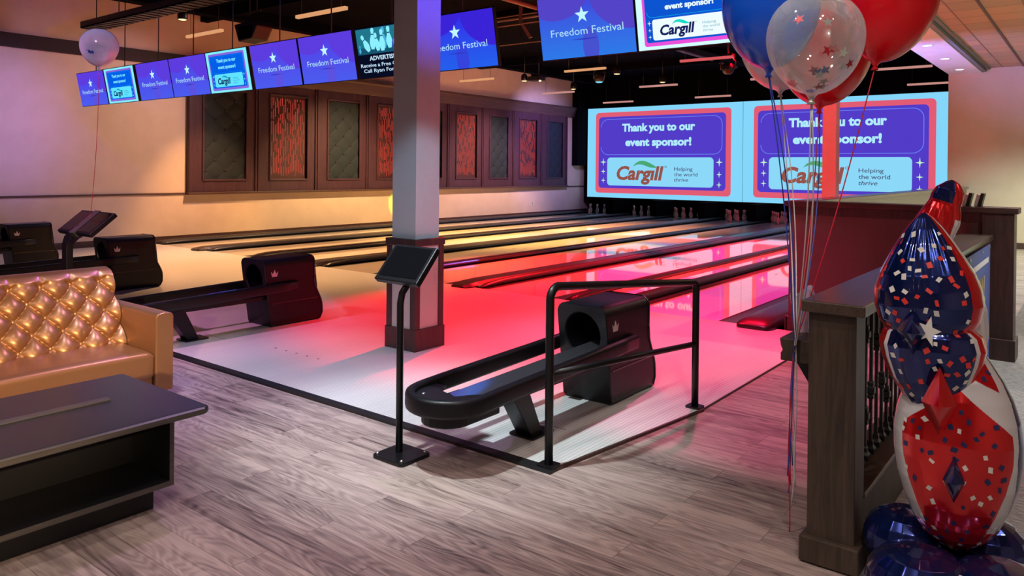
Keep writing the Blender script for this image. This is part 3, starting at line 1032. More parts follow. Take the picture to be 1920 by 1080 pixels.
class Pic:
    """a flat picture on a display; u and v run 0..1 over the width w and height h"""
    def __init__(s, w, h, eps):
        s.w, s.h, s.e, s.mb, s.mats = w, h, eps, MB(), []

    def mi(s, m):
        if m not in s.mats:
            s.mats.append(m)
        return s.mats.index(m)

    def P(s, u, v, l):
        return ((u - 0.5) * s.w, -l * s.e, v * s.h)

    def poly(s, pts, l, m):
        pts = clip_poly(pts, 0.0, 1.0, 0.0, 1.0)
        if len(pts) > 2:
            s.mb.poly([s.P(u, v, l) for u, v in pts], s.mi(m))

    def rect(s, u0, v0, u1, v1, l, m, r=0.0):
        if r == 0:
            P = [(u0, v0), (u1, v0), (u1, v1), (u0, v1)]
        else:
            a = s.w / s.h
            P = [(x / s.w, y / s.h) for x, y in rrect((u1 - u0) * s.w, (v1 - v0) * s.h, r * s.w, 6, (u0 + u1) / 2 * s.w, (v0 + v1) / 2 * s.h)]
        s.poly(P, l, m)

    def outline(s, u0, v0, u1, v1, l, m, r, t, arc=None):
        o = rrect((u1 - u0) * s.w, (v1 - v0) * s.h, r * s.w, 6, (u0 + u1) / 2 * s.w, (v0 + v1) / 2 * s.h)
        i = rrect((u1 - u0) * s.w - 2 * t * s.w, (v1 - v0) * s.h - 2 * t * s.w, (r - t) * s.w, 6, (u0 + u1) / 2 * s.w, (v0 + v1) / 2 * s.h)
        n = len(o)
        for k in range(n):
            j = (k + 1) % n
            if arc and k == arc:
                continue
            s.mb.poly([s.P(x / s.w, y / s.h, l) for x, y in (o[k], o[j], i[j], i[k])], s.mi(m))

    def text(s, body, uc, v0, cap, l, m, bold=0.0, shear=0.0, width=None, align='c', spacing=1.0):
        V, F, asp = text_geo(body, bold, shear, spacing)
        hh = cap * s.h
        ww = width * s.w if width else asp * hh
        x0 = (uc - 0.5) * s.w - (ww / 2 if align == 'c' else 0)
        s.mb.add([(x0 + x * ww, -l * s.e, v0 * s.h + y * hh) for x, y in V], F, s.mi(m))

    def star(s, u, v, r, l, m, n=5, inner=0.4, squash=1.0):
        a = s.w / s.h
        s.poly([(u + (r if k % 2 == 0 else r * inner) * squash * math.sin(k * PI / n), v + (r if k % 2 == 0 else r * inner) * a * math.cos(k * PI / n)) for k in range(2 * n)], l, m)

    def ell(s, u, v, ru, rv, l, m):
        s.poly([(u + ru * math.cos(k * PI / 24), v + rv * math.sin(k * PI / 24)) for k in range(48)], l, m)

    def build(s, name, parent):
        return s.mb.build(name, s.mats, parent)


def pal(prefix, d):
    return {k: emat(prefix + '_' + k, *v) if isinstance(v, tuple) and isinstance(v[0], tuple) else emat(prefix + '_' + k, v) for k, v in d.items()}


PAL_BIG = pal('projected', dict(border=(132, 214, 250), frame=(226, 92, 116), field=(82, 60, 200), line=(110, 130, 246), text=(178, 236, 252), box=(140, 216, 248), logo=(150, 82, 72), leaf=(74, 168, 116), small=(72, 74, 112), spark=(196, 248, 204)))
PAL_MON = pal('monitor', dict(border=(214, 255, 255), frame=(236, 80, 220), field=(12, 84, 208), line=(10, 180, 235), text=(232, 252, 255), box=(240, 253, 255), logo=(22, 32, 96), leaf=(24, 220, 200), small=(120, 190, 205), spark=(232, 252, 255)))
PAL_FAR = pal('far_monitor', dict(border=(132, 240, 255), frame=(140, 104, 220), field=(2, 96, 232), line=(10, 140, 250), text=(120, 228, 255), box=(96, 228, 255), logo=(20, 30, 90), leaf=(30, 160, 200), small=(50, 150, 200), spark=(150, 240, 255)))


def sponsor(w, h, eps, P):
    p = Pic(w, h, eps)
    p.rect(0, 0, 1, 1, 0, P['border'])
    p.rect(0.06, 0.05, 0.935, 0.95, 1, P['frame'], 0.022)
    p.rect(0.083, 0.105, 0.905, 0.90, 2, P['field'], 0.022)
    p.outline(0.098, 0.475, 0.885, 0.875, 3, P['line'], 0.05, 0.0035, 20)
    p.text('Thank you to our', 0.485, 0.735, 0.083, 3, P['text'], 0.045, width=0.475)
    p.text('event sponsor!', 0.485, 0.575, 0.083, 3, P['text'], 0.045, width=0.43)
    p.rect(0.145, 0.135, 0.835, 0.445, 3, P['box'], 0.022)
    p.text('Carg\u0131ll', 0.213, 0.205, 0.150, 4, P['logo'], 0.034, 0.20, width=0.315, align='l')
    # leaf over the name
    top = [(0.325 + 0.155 * k / 14, 0.345 + 0.065 * math.sin(PI * (k / 14) ** 0.75)) for k in range(15)]
    bot = [(0.325 + 0.155 * k / 14, 0.345 + 0.045 * math.sin(PI * min(1, k / 14 * 1.3)) * (1 - k / 14) - 0.012 * (k / 14)) for k in range(15)]
    for k in range(14):
        p.poly([bot[k], bot[k + 1], top[k + 1], top[k]], 4, P['leaf'])
    p.outline(0.533, 0.333, 0.547, 0.358, 4, P['small'], 0.006, 0.002)
    p.text('Helping', 0.595, 0.305, 0.040, 4, P['small'], 0.006, width=0.115, align='l')
    p.text('the world', 0.595, 0.248, 0.040, 4, P['small'], 0.006, width=0.145, align='l')
    p.text('thrive', 0.595, 0.192, 0.040, 4, P['small'], 0.006, 0.2, width=0.088, align='l')
    for (u, vs) in ((0.117, (0.395, 0.29, 0.19)), (0.868, (0.395, 0.27, 0.165))):
        for k, v in enumerate(vs):
            p.star(u, v, 0.026 if k == 0 else 0.020, 3, P['spark'], 4, 0.22, 0.8)
    return p


FFM = {}
for k, (lo, hi, c1, c2) in {'near': ((46, 122, 232), (66, 60, 222), (86, 70, 205), (72, 84, 212)), 'deep': ((36, 96, 236), (52, 30, 236), (60, 36, 220), (54, 70, 226)), 'far': ((76, 92, 238), (84, 58, 232), (96, 62, 228), (94, 84, 230))}.items():
    FFM[k] = (egrad('festival_field_' + k, lo, hi, 0.0, 0.66), emat('festival_arc_' + k, c1, 0.95), emat('festival_arc_low_' + k, c2, 0.95))
M_['festtext'] = emat('festival_text', (178, 226, 250))
M_['feststar'] = emat('festival_star', (196, 246, 255))
M_['feststreak'] = emat('festival_streak', (48, 56, 190))


def festival(w, h, eps, kind):
    bg, a1, a2 = FFM[kind]
    p = Pic(w, h, eps)
    p.rect(0, 0, 1, 1, 0, bg)
    p.ell(1.02, 0.98, 0.46, 0.62, 1, a1)
    p.ell(0.20, 1.12, 0.38, 0.50, 1, a1)
    p.ell(0.38, 0.16, 0.24, 0.52, 1, a2) if False else None
    p.ell(0.545, 0.17, 0.085, 0.30, 1, a2)
    p.star(0.475, 0.665, 0.077, 2, M_['feststar'])
    p.text('Freedom Festival', 0.505, 0.36, 0.125, 2, M_['festtext'], 0.0, width=0.77)
    p.poly([(0.33, 0.285), (0.48, 0.272), (0.66, 0.285), (0.48, 0.297)], 3, M_['feststreak'])
    return p


ADM = dict(bg=emat('advert_black', (8, 12, 34)), teal=emat('advert_teal', (34, 118, 140)), deep=emat('advert_deep', (22, 84, 112)), pin=emat('advert_pin', (140, 240, 255)),
           pin2=emat('advert_pin_blue', (80, 176, 226)), ball=emat('advert_ball', (52, 76, 190)), ball2=emat('advert_ball_light', (104, 140, 224)), band=emat('advert_band', (40, 70, 120)), text=emat('advert_text', (196, 226, 250)))


def pin_shape(u, v, s, tilt, w, h):
    half = [(0.0, 0.0), (0.10, 0.0), (0.17, 0.18), (0.20, 0.34), (0.17, 0.48), (0.09, 0.66), (0.085, 0.76), (0.115, 0.87), (0.10, 0.95), (0.05, 1.0)]
    P = [(x, y) for x, y in half] + [(-x, y) for x, y in reversed(half[1:])]
    c, sn = math.cos(tilt), math.sin(tilt)
    return [(u + (x * c + y * sn) * s * h / w, v + (-x * sn + y * c) * s) for x, y in P]


def advert(w, h, eps):
    p = Pic(w, h, eps)
    p.rect(0, 0, 1, 1, 0, ADM['bg'])
    p.rect(0.02, 0.47, 0.98, 0.98, 1, ADM['teal'])
    p.rect(0.02, 0.47, 0.98, 0.60, 2, ADM['deep'])
    pins = [(0.06, 0.50, 0.16, 0.05, 'pin2'), (0.22, 0.53, 0.38, -0.55, 'pin'), (0.28, 0.56, 0.42, 0.10, 'pin'), (0.37, 0.52, 0.36, -0.15, 'pin'), (0.47, 0.55, 0.42, 0.0, 'pin2'), (0.44, 0.51, 0.42, 0.02, 'pin'), (0.56, 0.55, 0.42, 0.0, 'pin'), (0.80, 0.55, 0.42, -0.12, 'pin')]
    for k, (u, v, s, t, m) in enumerate(pins):
        p.poly(pin_shape(u, v, s, t, w, h), 3 + k * 0.3, ADM[m])
        c, sn = math.cos(t), math.sin(t)
        f = lambda x, y: (u + (x * c + y * sn) * s * h / w, v + (-x * sn + y * c) * s)
        p.poly([f(-0.085, 0.68), f(0.085, 0.68), f(0.085, 0.73), f(-0.085, 0.73)], 3.1 + k * 0.3, ADM['band'])
    p.ell(0.69, 0.62, 0.092, 0.16, 6, ADM['ball'])
    p.ell(0.66, 0.66, 0.045, 0.07, 6.3, ADM['ball2'])
    p.text('ADVERTISE HERE', 0.53, 0.345, 0.085, 3, ADM['text'], 0.03, width=0.66)
    p.text('Receive a Free Company E', 0.50, 0.215, 0.075, 3, ADM['text'], 0.012, width=0.92)
    p.text('Call Ryan For Details (5', 0.52, 0.105, 0.075, 3, ADM['text'], 0.012, width=0.88)
    return p


# giant screens over the pins
SW, SH = 6.31, 3.48
for cx, lab in ((-12.96, 'giant lit sponsor screen over the lane ends, the fully visible left one of the two'), (-6.64, 'giant lit sponsor screen over the lane ends, the right one behind the balloons')):
    t = thing('projection_screen', lab, 'screen', (cx, 25.55, 0.63), 0, 'pair of giant screens over the pins')
    b = MB(); b.box((-SW / 2 - 0.02, 0.01, -0.03), (SW / 2 + 0.02, 0.065, SH + 0.03))
    b.build('screen_frame', M_['black'], t)
    sponsor(SW, SH, 0.006, PAL_BIG).build('display', t)

# overhead monitors
TILT = math.asin(0.13 / 0.69)
mons = [(-14.96, 'ff', 'far', 'hanging monitor reading Freedom Festival, leftmost of the hanging row, below the small balloon'),
        (-13.82, 'sp', 'far', 'hanging monitor with sponsor card, second from the left end of the row'),
        (-12.62, 'ff', 'far', 'hanging monitor reading Freedom Festival, third from the left end of the row'),
        (-11.50, 'ff', 'far', 'hanging monitor reading Freedom Festival, fourth from the left, just left of a sponsor monitor'),
        (-10.38, 'sp', 'far', 'hanging monitor with sponsor card just left of the black ceiling speaker'),
        (-9.19, 'ff', 'far', 'hanging monitor reading Freedom Festival, just right of the black ceiling speaker'),
        (-8.055, 'ff', 'far', 'hanging monitor reading Freedom Festival, just left of the bowling pin advert'),
        (-6.90, 'ad', '', 'hanging monitor with bowling pin advert, cut off by the front column'),
        (-5.74, 'ff', 'deep', 'hanging monitor reading Freedom Festival, directly right of the front column'),
        (-4.045, 'ff', 'near', 'large hanging monitor reading Freedom Festival at the top centre'),
        (-2.925, 'sp', 'near', 'large hanging monitor with sponsor card behind the blue balloon')]
for i, m_ in enumerate(mons):
    x = m_[0]
    W, H = 1.094, 0.618
    t = thing('hanging_monitor', m_[3], 'monitor', (x, 6.4, 2.829), 0, 'monitors hanging over the foul line')
    t.rotation_euler = (TILT, 0, 0)
    b = MB(); b.box((-W / 2 - 0.008, 0.002, -0.01), (W / 2 + 0.008, 0.05, H + 0.012)); b.box((-0.25, 0.05, 0.15), (0.25, 0.09, 0.5))
    b.build('housing', M_['black'], t, bevel=0.003)
    if m_[1] == 'ff':
        festival(W, H, 0.0006, m_[2]).build('display', t)
    elif m_[1] == 'sp':
        sponsor(W, H, 0.0006, PAL_MON if m_[2] == 'near' else PAL_FAR).build('display', t)
    else:
        advert(W, H, 0.0006).build('display', t)
    b = MB()
    for sx in (-0.3, 0.3):
        pass
    b.box((-0.34, 0.05, 0.36), (0.34, 0.075, 0.40)); b.box((-0.34, 0.05, 0.22), (0.34, 0.075, 0.26))
    b.box((-0.03, 0.075, 0.2), (0.03, 0.1, 0.42))
    b.build('wall_bracket', M_['black_metal'], t)
    # hanger pole up to the ceiling
    b = MB()
    mt = Matrix.Rotation(-TILT, 4, 'X')
    p0 = Vector((0, 0.09, 0.4)); p1 = p0 + mt @ Vector((0, 0, 1.99))
    b.tube([p0, p1], 0.009, 8)
    b.build('hanger_pole', M_['black_metal'], t)

# ------------------------------------------------------------------ ceiling fixtures
def rod_bar(x, y, z, m, label, grp):
    t = thing('linear_light', label, 'ceiling light', (x, y, z), 0, grp)
    b = MB(); b.box((-0.625, -0.035, -0.028), (0.625, 0.035, 0.028))
    b.build('light_bar', m, t, bevel=0.008)
    b = MB(); b.tube([(-0.5, 0, 0.028), (-0.5, 0, 5.26 - z)], 0.004, 6); b.build('wire', M_['iron'], t)
    b = MB(); b.tube([(0.5, 0, 0.028), (0.5, 0, 5.26 - z)], 0.004, 6); b.build('wire', M_['iron'], t)
    return t


W_, P_, R_ = M_['barwarm'], M_['barpink'], M_['barred']
for (x, y, z, m, lab) in (
        (-13.6, 7.8, 4.24, W_, 'hanging light bar above the second monitor, left of the black speaker'),
        (-9.87, 7.65, 4.17, W_, 'hanging orange lit light bar above the monitors left of the front column'),
        (-13.97, 16.25, 4.21, W_, 'hanging light bar in front of the left wall, just right of the column'),
        (-14.09, 20.5, 4.22, P_, 'hanging light bar at the end of the upper left wall near the black masking'),
        (-10.55, 16.55, 4.28, W_, 'hanging light bar beside the round blue-lit moving head'),
        (-13.98, 24.2, 4.185, P_, 'hanging light bar lowest left above the giant left screen'),
        (-10.5, 20.55, 4.235, P_, 'hanging light bar above the middle of the left giant screen, under a spotlight'),
        (-7.0, 16.0, 4.2, R_, 'hanging red lit light bar left of the blue balloon'),
        (-10.23, 23.95, 4.175, P_, 'hanging light bar just above the right part of the left giant screen'),
        (-7.0, 20.4, 4.22, P_, 'hanging light bar partly behind the white balloon'),
        (-3.88, 20.7, 4.295, P_, 'hanging light bar right of the red balloon knot, upper one'),
        (-3.80, 24.1, 4.225, P_, 'hanging light bar at the far right just above the right giant screen'),
        (-10.4, 12.0, 4.22, W_, 'hanging light bar mostly hidden above the monitor right of the column')):
    rod_bar(x, y, z, m, lab, 'light bars hanging over the lanes')


def spot_can(x, y, z, lab, glow=True):
    t = thing('ceiling_spotlight', lab, 'spotlight', (x, y, z), 0, 'small black spotlights over the lanes')
    b = MB(); b.lathe([(0.0, 0.0), (0.085, 0.0), (0.095, 0.02), (0.095, 0.14), (0.06, 0.20), (0.03, 0.22)], 18, cap=(True, True))
    b.build('can', M_['black_metal'], t)
    b = MB(); b.lathe([(0.0, -0.012), (0.05, -0.01), (0.078, 0.0), (0.078, 0.004)], 18)
    b.build('lens', M_['lampglow'], t)
    b = MB(); b.tube([(0, 0, 0.2), (0, 0, 5.26 - z)], 0.012, 8); b.build('stem', M_['black_metal'], t)
    return t


spot_can(-14.4, 7.8, 4.60, 'black spotlight with warm lens under the black cable tray at upper left')
spot_can(-13.6, 18.0, 4.33, 'black spotlight with warm lens against the upper left wall, right of the column')
spot_can(-9.86, 17.0, 4.17, 'black spotlight with warm lens right of the round blue-lit moving head')
spot_can(-10.08, 20.0, 4.26, 'black spotlight with warm lens above the centre of the left giant screen')
spot_can(-13.5, 20.5, 4.30, 'black spotlight with warm lens at the edge of the black masking')
# moving heads
for (x, y, z, m, lab) in ((-10.30, 16.85, 4.07, M_['bluelens'], 'round black moving head with pale blue lens over the lanes'),
                          (-6.65, 16.4, 3.99, M_['cap'], 'round black moving head, unlit, left of the white balloon')):
    t = thing('moving_head', lab, 'stage light', (x, y, z), 0, 'stage lights over the lanes')
    b = MB(); b.lathe([(0.02, -0.10), (0.10, -0.085), (0.135, -0.02), (0.14, 0.06), (0.10, 0.13), (0.03, 0.16)], 20); b.build('lamp_head', M_['black_metal'], t)
    b = MB(); b.lathe([(0.0, -0.115), (0.07, -0.108), (0.098, -0.088)], 20, cap=(False, False)); b.build('lens', m, t)
    b = MB(); b.tube([(-0.16, 0, 0.0), (-0.17, 0, 0.16), (-0.1, 0, 0.24), (0.1, 0, 0.24), (0.17, 0, 0.16), (0.16, 0, 0.0)], 0.018, 8); b.build('yoke', M_['black_metal'], t)
    b = MB(); b.box((-0.12, -0.09, 0.25), (0.12, 0.09, 0.34)); b.tube([(0, 0, 0.3), (0, 0, 5.26 - z)], 0.02, 8); b.build('base_box', M_['black_metal'], t)
# little projector beside the left wall
t = thing('projector', 'small black projector box hanging before the upper left wall', 'projector', (-13.07, 18.0, 4.37))
b = MB(); b.box((-0.32, -0.14, -0.06), (0.14, 0.14, 0.06)); b.build('case', M_['black'], t, bevel=0.01)
b = MB(); b.lathe([(0.0, 0.0), (0.035, 0.0), (0.035, 0.03)], 14, (0.05, 0, -0.09)); b.build('lens', M_['lampglow'], t)
b = MB(); b.tube([(0, 0, 0.05), (0, 0, 0.88)], 0.012, 8); b.build('stem', M_['black_metal'], t)
# ceiling speaker
t = thing('ceiling_speaker', 'black angled loudspeaker in a yoke above the row of monitors', 'speaker', (-11.2, 7.3, 3.98))
b = MB()
b.prism([(-0.33, -0.16, 0.10), (0.30, -0.16, 0.13), (0.33, -0.16, 0.02), (0.18, -0.16, -0.18), (-0.19, -0.16, -0.20)], (0, 0.32, 0))
b.build('cabinet', M_['black'], t, bevel=0.02)
b = MB(); b.box((-0.19, -0.165, -0.16), (0.2, -0.16, 0.05)); b.build('grille', M_['void'], t)
b = MB(); b.tube([(-0.2, 0, 0.14), (-0.2, 0, 0.27), (0.2, 0, 0.30), (0.2, 0, 0.14)], 0.018, 8)
b.build('yoke', M_['black_metal'], t)
b = MB(); b.tube([(-0.1, 0, 0.28), (-0.12, 0, 1.28)], 0.005, 6); b.tube([(0.1, 0, 0.28), (0.12, 0, 1.28)], 0.005, 6); b.build('cable', M_['iron'], t)
# black cable tray over the monitors
t = thing('cable_tray', 'long black cable tray hanging above the monitors at upper left', 'cable tray', (-12.0, 6.0, 4.18))
b = MB(); b.box((-2.6, -0.02, 0.0), (4.6, 0.34, 0.015)); b.box((-2.6, -0.02, 0.0), (4.6, 0.0, 0.11)); b.box((-2.6, 0.32, 0.0), (4.6, 0.34, 0.11))
for k in range(36):
    b.box((-2.6 + 0.2 * k, 0.0, -0.012), (-2.52 + 0.2 * k, 0.32, 0.0))
b.box((-2.6, -0.02, 0.0), (-2.58, 0.34, 0.11))
b.build('tray', M_['black'], t)
for x in (-1.5, 0.6, 2.6, 4.2):
    b = MB(); b.tube([(x, 0.16, 0.0), (x, 0.16, 1.08)], 0.008, 6); b.build('rod', M_['iron'], t)
# hanger rods and cross beams under the black ceiling
mb = MB()
for y in (9.4, 13.4, 19.2, 22.2):
    mb.box((-16.4, y - 0.09, 5.02), (-2.9, y + 0.09, 5.26))
struct(mb.build('ceiling_beams', M_['ceiling']), 'black beams across the open ceiling')
for k, (x, z0) in enumerate(((-15.4, 5.0), (-8.9, 5.05))):
    mb = MB(); mb.box((x - 0.16, 2.0, z0 - 0.02), (x + 0.16, 25.6, 5.26))
    struct(mb.build('ceiling_beam_long', M_['ceiling']), 'black beam running along the lanes under the ceiling')
pipes = (([(-11.6, 13.0, 4.97), (-6.0, 13.0, 4.97)], 0.035, 'reddish brown pipe across the ceiling gap between the monitors, upper one'),
         ([(-11.6, 12.9, 4.82), (-6.0, 12.9, 4.82)], 0.022, 'thin pipe across the ceiling gap between the monitors, lower one'),
         ([(-11.6, 13.15, 5.08), (-6.0, 13.15, 5.08)], 0.02, 'brown pipe across the ceiling close under the deck'),
         ([(-9.45, 8.0, 5.12), (-9.45, 24.0, 5.12)], 0.06, 'thick dark duct pipe running along the lanes under the ceiling'),
         ([(-11.6, 13.0, 4.42), (-5.6, 13.0, 4.42)], 0.016, 'thin copper lit conduit right of the column, above the lanes'))
for path, r, lab in pipes:
    mb = MB(); mb.tube(path, r, 10)
    tag(mb.build('ceiling_pipe', M_['pipe']), lab, 'pipe', 'pipes under the black ceiling')
t = thing('pipe_bracket', 'dark angled strut hanging from the pipes between the two middle monitors', 'bracket', (-9.9, 12.95, 4.86))
b = MB(); b.box((-0.03, -0.03, 0.0), (0.03, 0.03, 0.36)); b.build('hanger', M_['pipe'], t)
b = MB(); b.prism([(-0.05, 0, 0.02), (0.03, 0, 0.02), (0.30, 0, -0.34), (0.22, 0, -0.36)], (0, 0.05, 0)); b.build('strut', M_['pipe'], t)
# recessed downlights in the soffit
for (y, lab) in ((15.6, 'round recessed downlight in the pale soffit, nearest the red balloon'), (17.6, 'round recessed downlight in the pale soffit, middle of the three'), (19.6, 'round recessed downlight in the pale soffit, nearest the beige end wall'),
                 (11.5, 'round recessed downlight in the pale soffit, hidden behind the red balloon')):
    t = thing('recessed_downlight', lab, 'ceiling light', (-2.54, y, 4.03), 0, 'recessed downlights in the soffit')
    b = MB(); b.lathe([(0.075, 0.0), (0.10, -0.006), (0.105, 0.0)], 24, cap=(False, False)); b.build('ring', M_['soffit'], t)
    b = MB(); b.lathe([(0.0, -0.003), (0.05, -0.003), (0.078, -0.001)], 24, cap=(True, False)); b.build('lens', M_['whiteglow'], t)

# ------------------------------------------------------------------ columns
def column(x0, y0, label, low=True, H=5.26, m=None):
    t = thing('square_column', label, 'column', (x0 + 0.2, y0 + 0.2, 0.012), 0, 'square columns in line with the lanes')
    b = MB(); b.box((-0.155, -0.155, 0), (0.155, 0.155, H - 0.012)); b.build('shaft', M_['column'], t)
    if not low:
        return t
    b = MB(); b.box((-0.20, -0.20, 0.0), (0.20, 0.20, 0.20)); b.build('skirting', M_['colwood'], t, bevel=0.004)
    b = MB()
    for sx in (-1, 1):
        for sy in (-1, 1):
            xa, xb = sorted((sx * 0.19, sx * 0.125)); ya, yb = sorted((sy * 0.19, sy * 0.125))
            b.box((xa, ya, 0.20), (xb, yb, 1.0))
    b.build('corner_stiles', M_['colwood'], t)
    b = MB(); b.box((-0.20, -0.20, 0.965), (0.20, 0.20, 1.03)); b.build('top_rail', M_['colwood'], t, bevel=0.004)
    b = MB(); b.box((-0.18, -0.18, 0.20), (0.18, 0.18, 0.97)); b.build('fabric_infill', M_['fabric'], t)
    return t


column(-5.33, 4.90, 'square beige column with dark wood framed base, standing on the approach')
column(-5.36, 18.95, 'square column lit red, far off before the right giant screen')

# ------------------------------------------------------------------ ball returns
def make_ball_return(label):
    t = thing('ball_return', label, 'ball return', (-2.95, 4.6, 0.012), 0, 'ball returns on the approach')
    HW, H = 0.21, 0.715
    N = 96
    hc = (0.0, 0.50)
    outl = rrect(2 * HW, H, 0.065, 8, 0, H / 2)
    # keep the lower corners nearly square
    outl = [(x, z) for x, z in outl if z > 0.3] + []
    top = [(x, z) for x, z in outl]
    top.sort(key=lambda p: math.atan2(p[1] - hc[1], p[0] - hc[0]))
    def cast(a):
        dx, dz = math.cos(a), math.sin(a)
        best = 9
        P = rrect(2 * HW, H, 0.07, 8, 0, H / 2)
        P = [p for p in P if p[1] > H / 2] + [(-HW, H / 2), (-HW, 0.02), (-HW + 0.02, 0.0), (HW - 0.02, 0.0), (HW, 0.02), (HW, H / 2)]
        for i in range(len(P)):
            (x1, z1), (x2, z2) = P[i - 1], P[i]
            den = dx * (z2 - z1) - dz * (x2 - x1)
            if abs(den) < 1e-9:
                continue
            s = ((x1 - hc[0]) * (z2 - z1) - (z1 - hc[1]) * (x2 - x1)) / den
            u = ((x1 - hc[0]) * dz - (z1 - hc[1]) * dx) / den
            if s > 0 and -1e-6 <= u <= 1 + 1e-6:
                best = min(best, s)
        return best
    angs = sorted([2 * PI * k / N for k in range(N)] + [math.atan2(z - hc[1], x) % (2 * PI) for x in (-HW, HW, -HW + 0.02, HW - 0.02) for z in (0.0, 0.02)])
    out = []
    for a in angs:
        s = cast(a) 
        out.append((hc[0] + math.cos(a) * s, hc[1] + math.sin(a) * s))
    yf = lambda z: 0.10 * (1 - z / H)
    def yr(z):
        k = min(1, max(0, (0.46 - z) / 0.32))
        k = k * k * (3 - 2 * k)
        y = 0.66 + 0.11 * k
        if z < 0.07:
            y -= 0.05 * (1 - z / 0.07) ** 2
        return y
    b = MB()
    rim = [(hc[0] + 0.145 * math.cos(a), hc[1] + 0.155 * math.sin(a)) for a in angs]
    r0 = [(x * 0.8, yf(z) + 0.3, hc[1] + (z - hc[1]) * 0.8) for x, z in rim]
    r1 = [(x, yf(z) + 0.012, z) for x, z in rim]
    r2 = [(x * 1.05, yf(z), hc[1] + (z - hc[1]) * 1.05) for x, z in rim]
    f0 = [(x * 0.975, yf(z), hc[1] + (z - hc[1]) * 0.98) for x, z in out]
    f1 = [(x, yf(z) + 0.010, z) for x, z in out]
    b.rings([r0, r1], 1, True, True, (True, False))  # recess takes a darker black, standing in for the shade inside
    b.rings([r1, r2], 0, True, True, (False, False))
    b.rings([r2, f0], 0, True, False, (False, False))
    b.rings([f0, f1], 0, True, True, (False, False))
    R = []
    for k in range(0, 9):
        f = k / 8
        R.append([(x, yf(z) + 0.010 + (yr(z) - 0.020 - yf(z)) * f, z) for x, z in out])
    b.rings(R, 0, True, True, (False, False))
    b.rings([R[-1], [(x * 0.97, yr(z), hc[1] + (z - hc[1]) * 0.975) for x, z in out]], 0, True, True, (False, True))
    b.build('hood', [M_['black'], M_['void']], t)
    # edge bead round the rear of the hood
    b = MB()
    b.tube([(x * 1.01, yr(z) - 0.012, z) for x, z in out if not (z < 0.005)] , 0.007, 6)
    b.build('edge_bead', M_['black_gloss'], t)
    b = MB(); b.box((HW - 0.003, 0.10, 0.243), (HW + 0.004, 0.70, 0.252)); b.box((-HW - 0.004, 0.10, 0.243), (-HW + 0.003, 0.70, 0.252))
    b.build('side_seam', M_['black_gloss'], t)
    # crown emblem on the right side
    cr = [(0.0, 0.0), (0.062, 0.0), (0.073, 0.052), (0.050, 0.030), (0.031, 0.075), (0.012, 0.030), (-0.011, 0.052)]
    for sx, nm in ((1, 'crown_emblem'),):
        b = MB(); b.prism([(sx * (HW + 0.001), 0.105 + y, 0.53 + z) for y, z in cr], (sx * 0.004, 0, 0))
        b.build(nm, M_['emblem'], t)
    # ball rack: rim round the tray
    path = [(0.235, 0.40 - 0.2 * k, 0.415 - 0.005 * k) for k in range(9)] + [(0.235, -1.37, 0.368)]
    path += [(0.235 * math.cos(a), -1.37 - 0.235 * math.sin(a), 0.366) for a in [PI * k / 16 for k in range(1, 16)]]
    path += [(-0.235, -1.37, 0.368)] + [(-0.235, 0.40 - 0.2 * k, 0.415 - 0.005 * k) for k in reversed(range(9))]
    prof = [(x, y) for x, y in rrect(0.058, 0.105, 0.022, 4)]
    b = MB(); b.sweep(path, prof)
    b.build('rack_rim', M_['black'], t)
    b = MB()
    b.grid(lambda u, v: (-0.02 + 0.235 * v, -1.36 + 1.62 * u, 0.338 + 0.035 * u + 0.045 * (1 - v) - 0.012 * math.sin(PI * v)), 14, 8)
    b.build('ball_tray', M_['tray'], t)
    # nose plate with bolts, and the casing below it
    b = MB()
    pl = [(0.21 * math.cos(a), -1.37 - 0.21 * math.sin(a)) for a in [PI * k / 12 for k in range(13)]] + [(-0.21, -1.28), (-0.13, -1.27), (-0.09, -1.36), (0.06, -1.40), (0.10, -1.33), (0.20, -1.22), (0.21, -1.26)]
    b.prism([(x, y, 0.372) for x, y in pl], (0, 0, 0.016))
    npl = b.build('nose_plate', M_['black'], t)
    for x, y in ((-0.12, -1.47), (0.075, -1.53)):
        b = MB(); b.lathe([(0.0, 0.006), (0.012, 0.005), (0.017, 0.0)], 12, (x, y, 0.388)); b.build('bolt', M_['steel'], npl)
    b = MB()
    cas = [(0.15 * math.cos(a), -1.40 - 0.15 * math.sin(a)) for a in [PI * k / 10 for k in range(11)]] + [(-0.15, -1.14), (-0.05, -1.10), (0.15, -1.10)]
    b.prism([(x, y, 0.235) for x, y in cas], (0, 0, 0.10))
    b.build('nose_casing', M_['black'], t, bevel=0.01)
    b = MB(); b.box((0.06, -1.3, 0.285), (0.16, 0.12, 0.325)); b.box((-0.16, -0.1, 0.285), (-0.06, 0.12, 0.325)); b.build('under_beam', M_['black'], t)
    lg = MB()
    lg.rings([[(x * 0.062 + 0.09, -0.72 + y * 0.058, 0.0) for x, y in ((-1, -1), (1, -1), (1, 1), (-1, 1))], [(x * 0.062 + 0.09, -0.90 + y * 0.085, 0.31) for x, y in ((-1, -1), (1, -1), (1, 1), (-1, 1))]], smooth=False)
    leg = lg.build('leg', M_['black_metal'], t, bevel=0.006)
    b = MB(); b.prism([(x + 0.09, y - 0.70, 0.0) for x, y in rrect(0.20, 0.24, 0.02, 4)], (0, 0, 0.012)); b.build('foot_plate', M_['black_metal'], leg)
    b = MB()
    for x in (0.02, 0.105):
        b.box((x - 0.03, 0.05, 0.365), (x + 0.035, 0.11, 0.369))
    b.build('tray_labels', M_['outlet'], t)
    return t


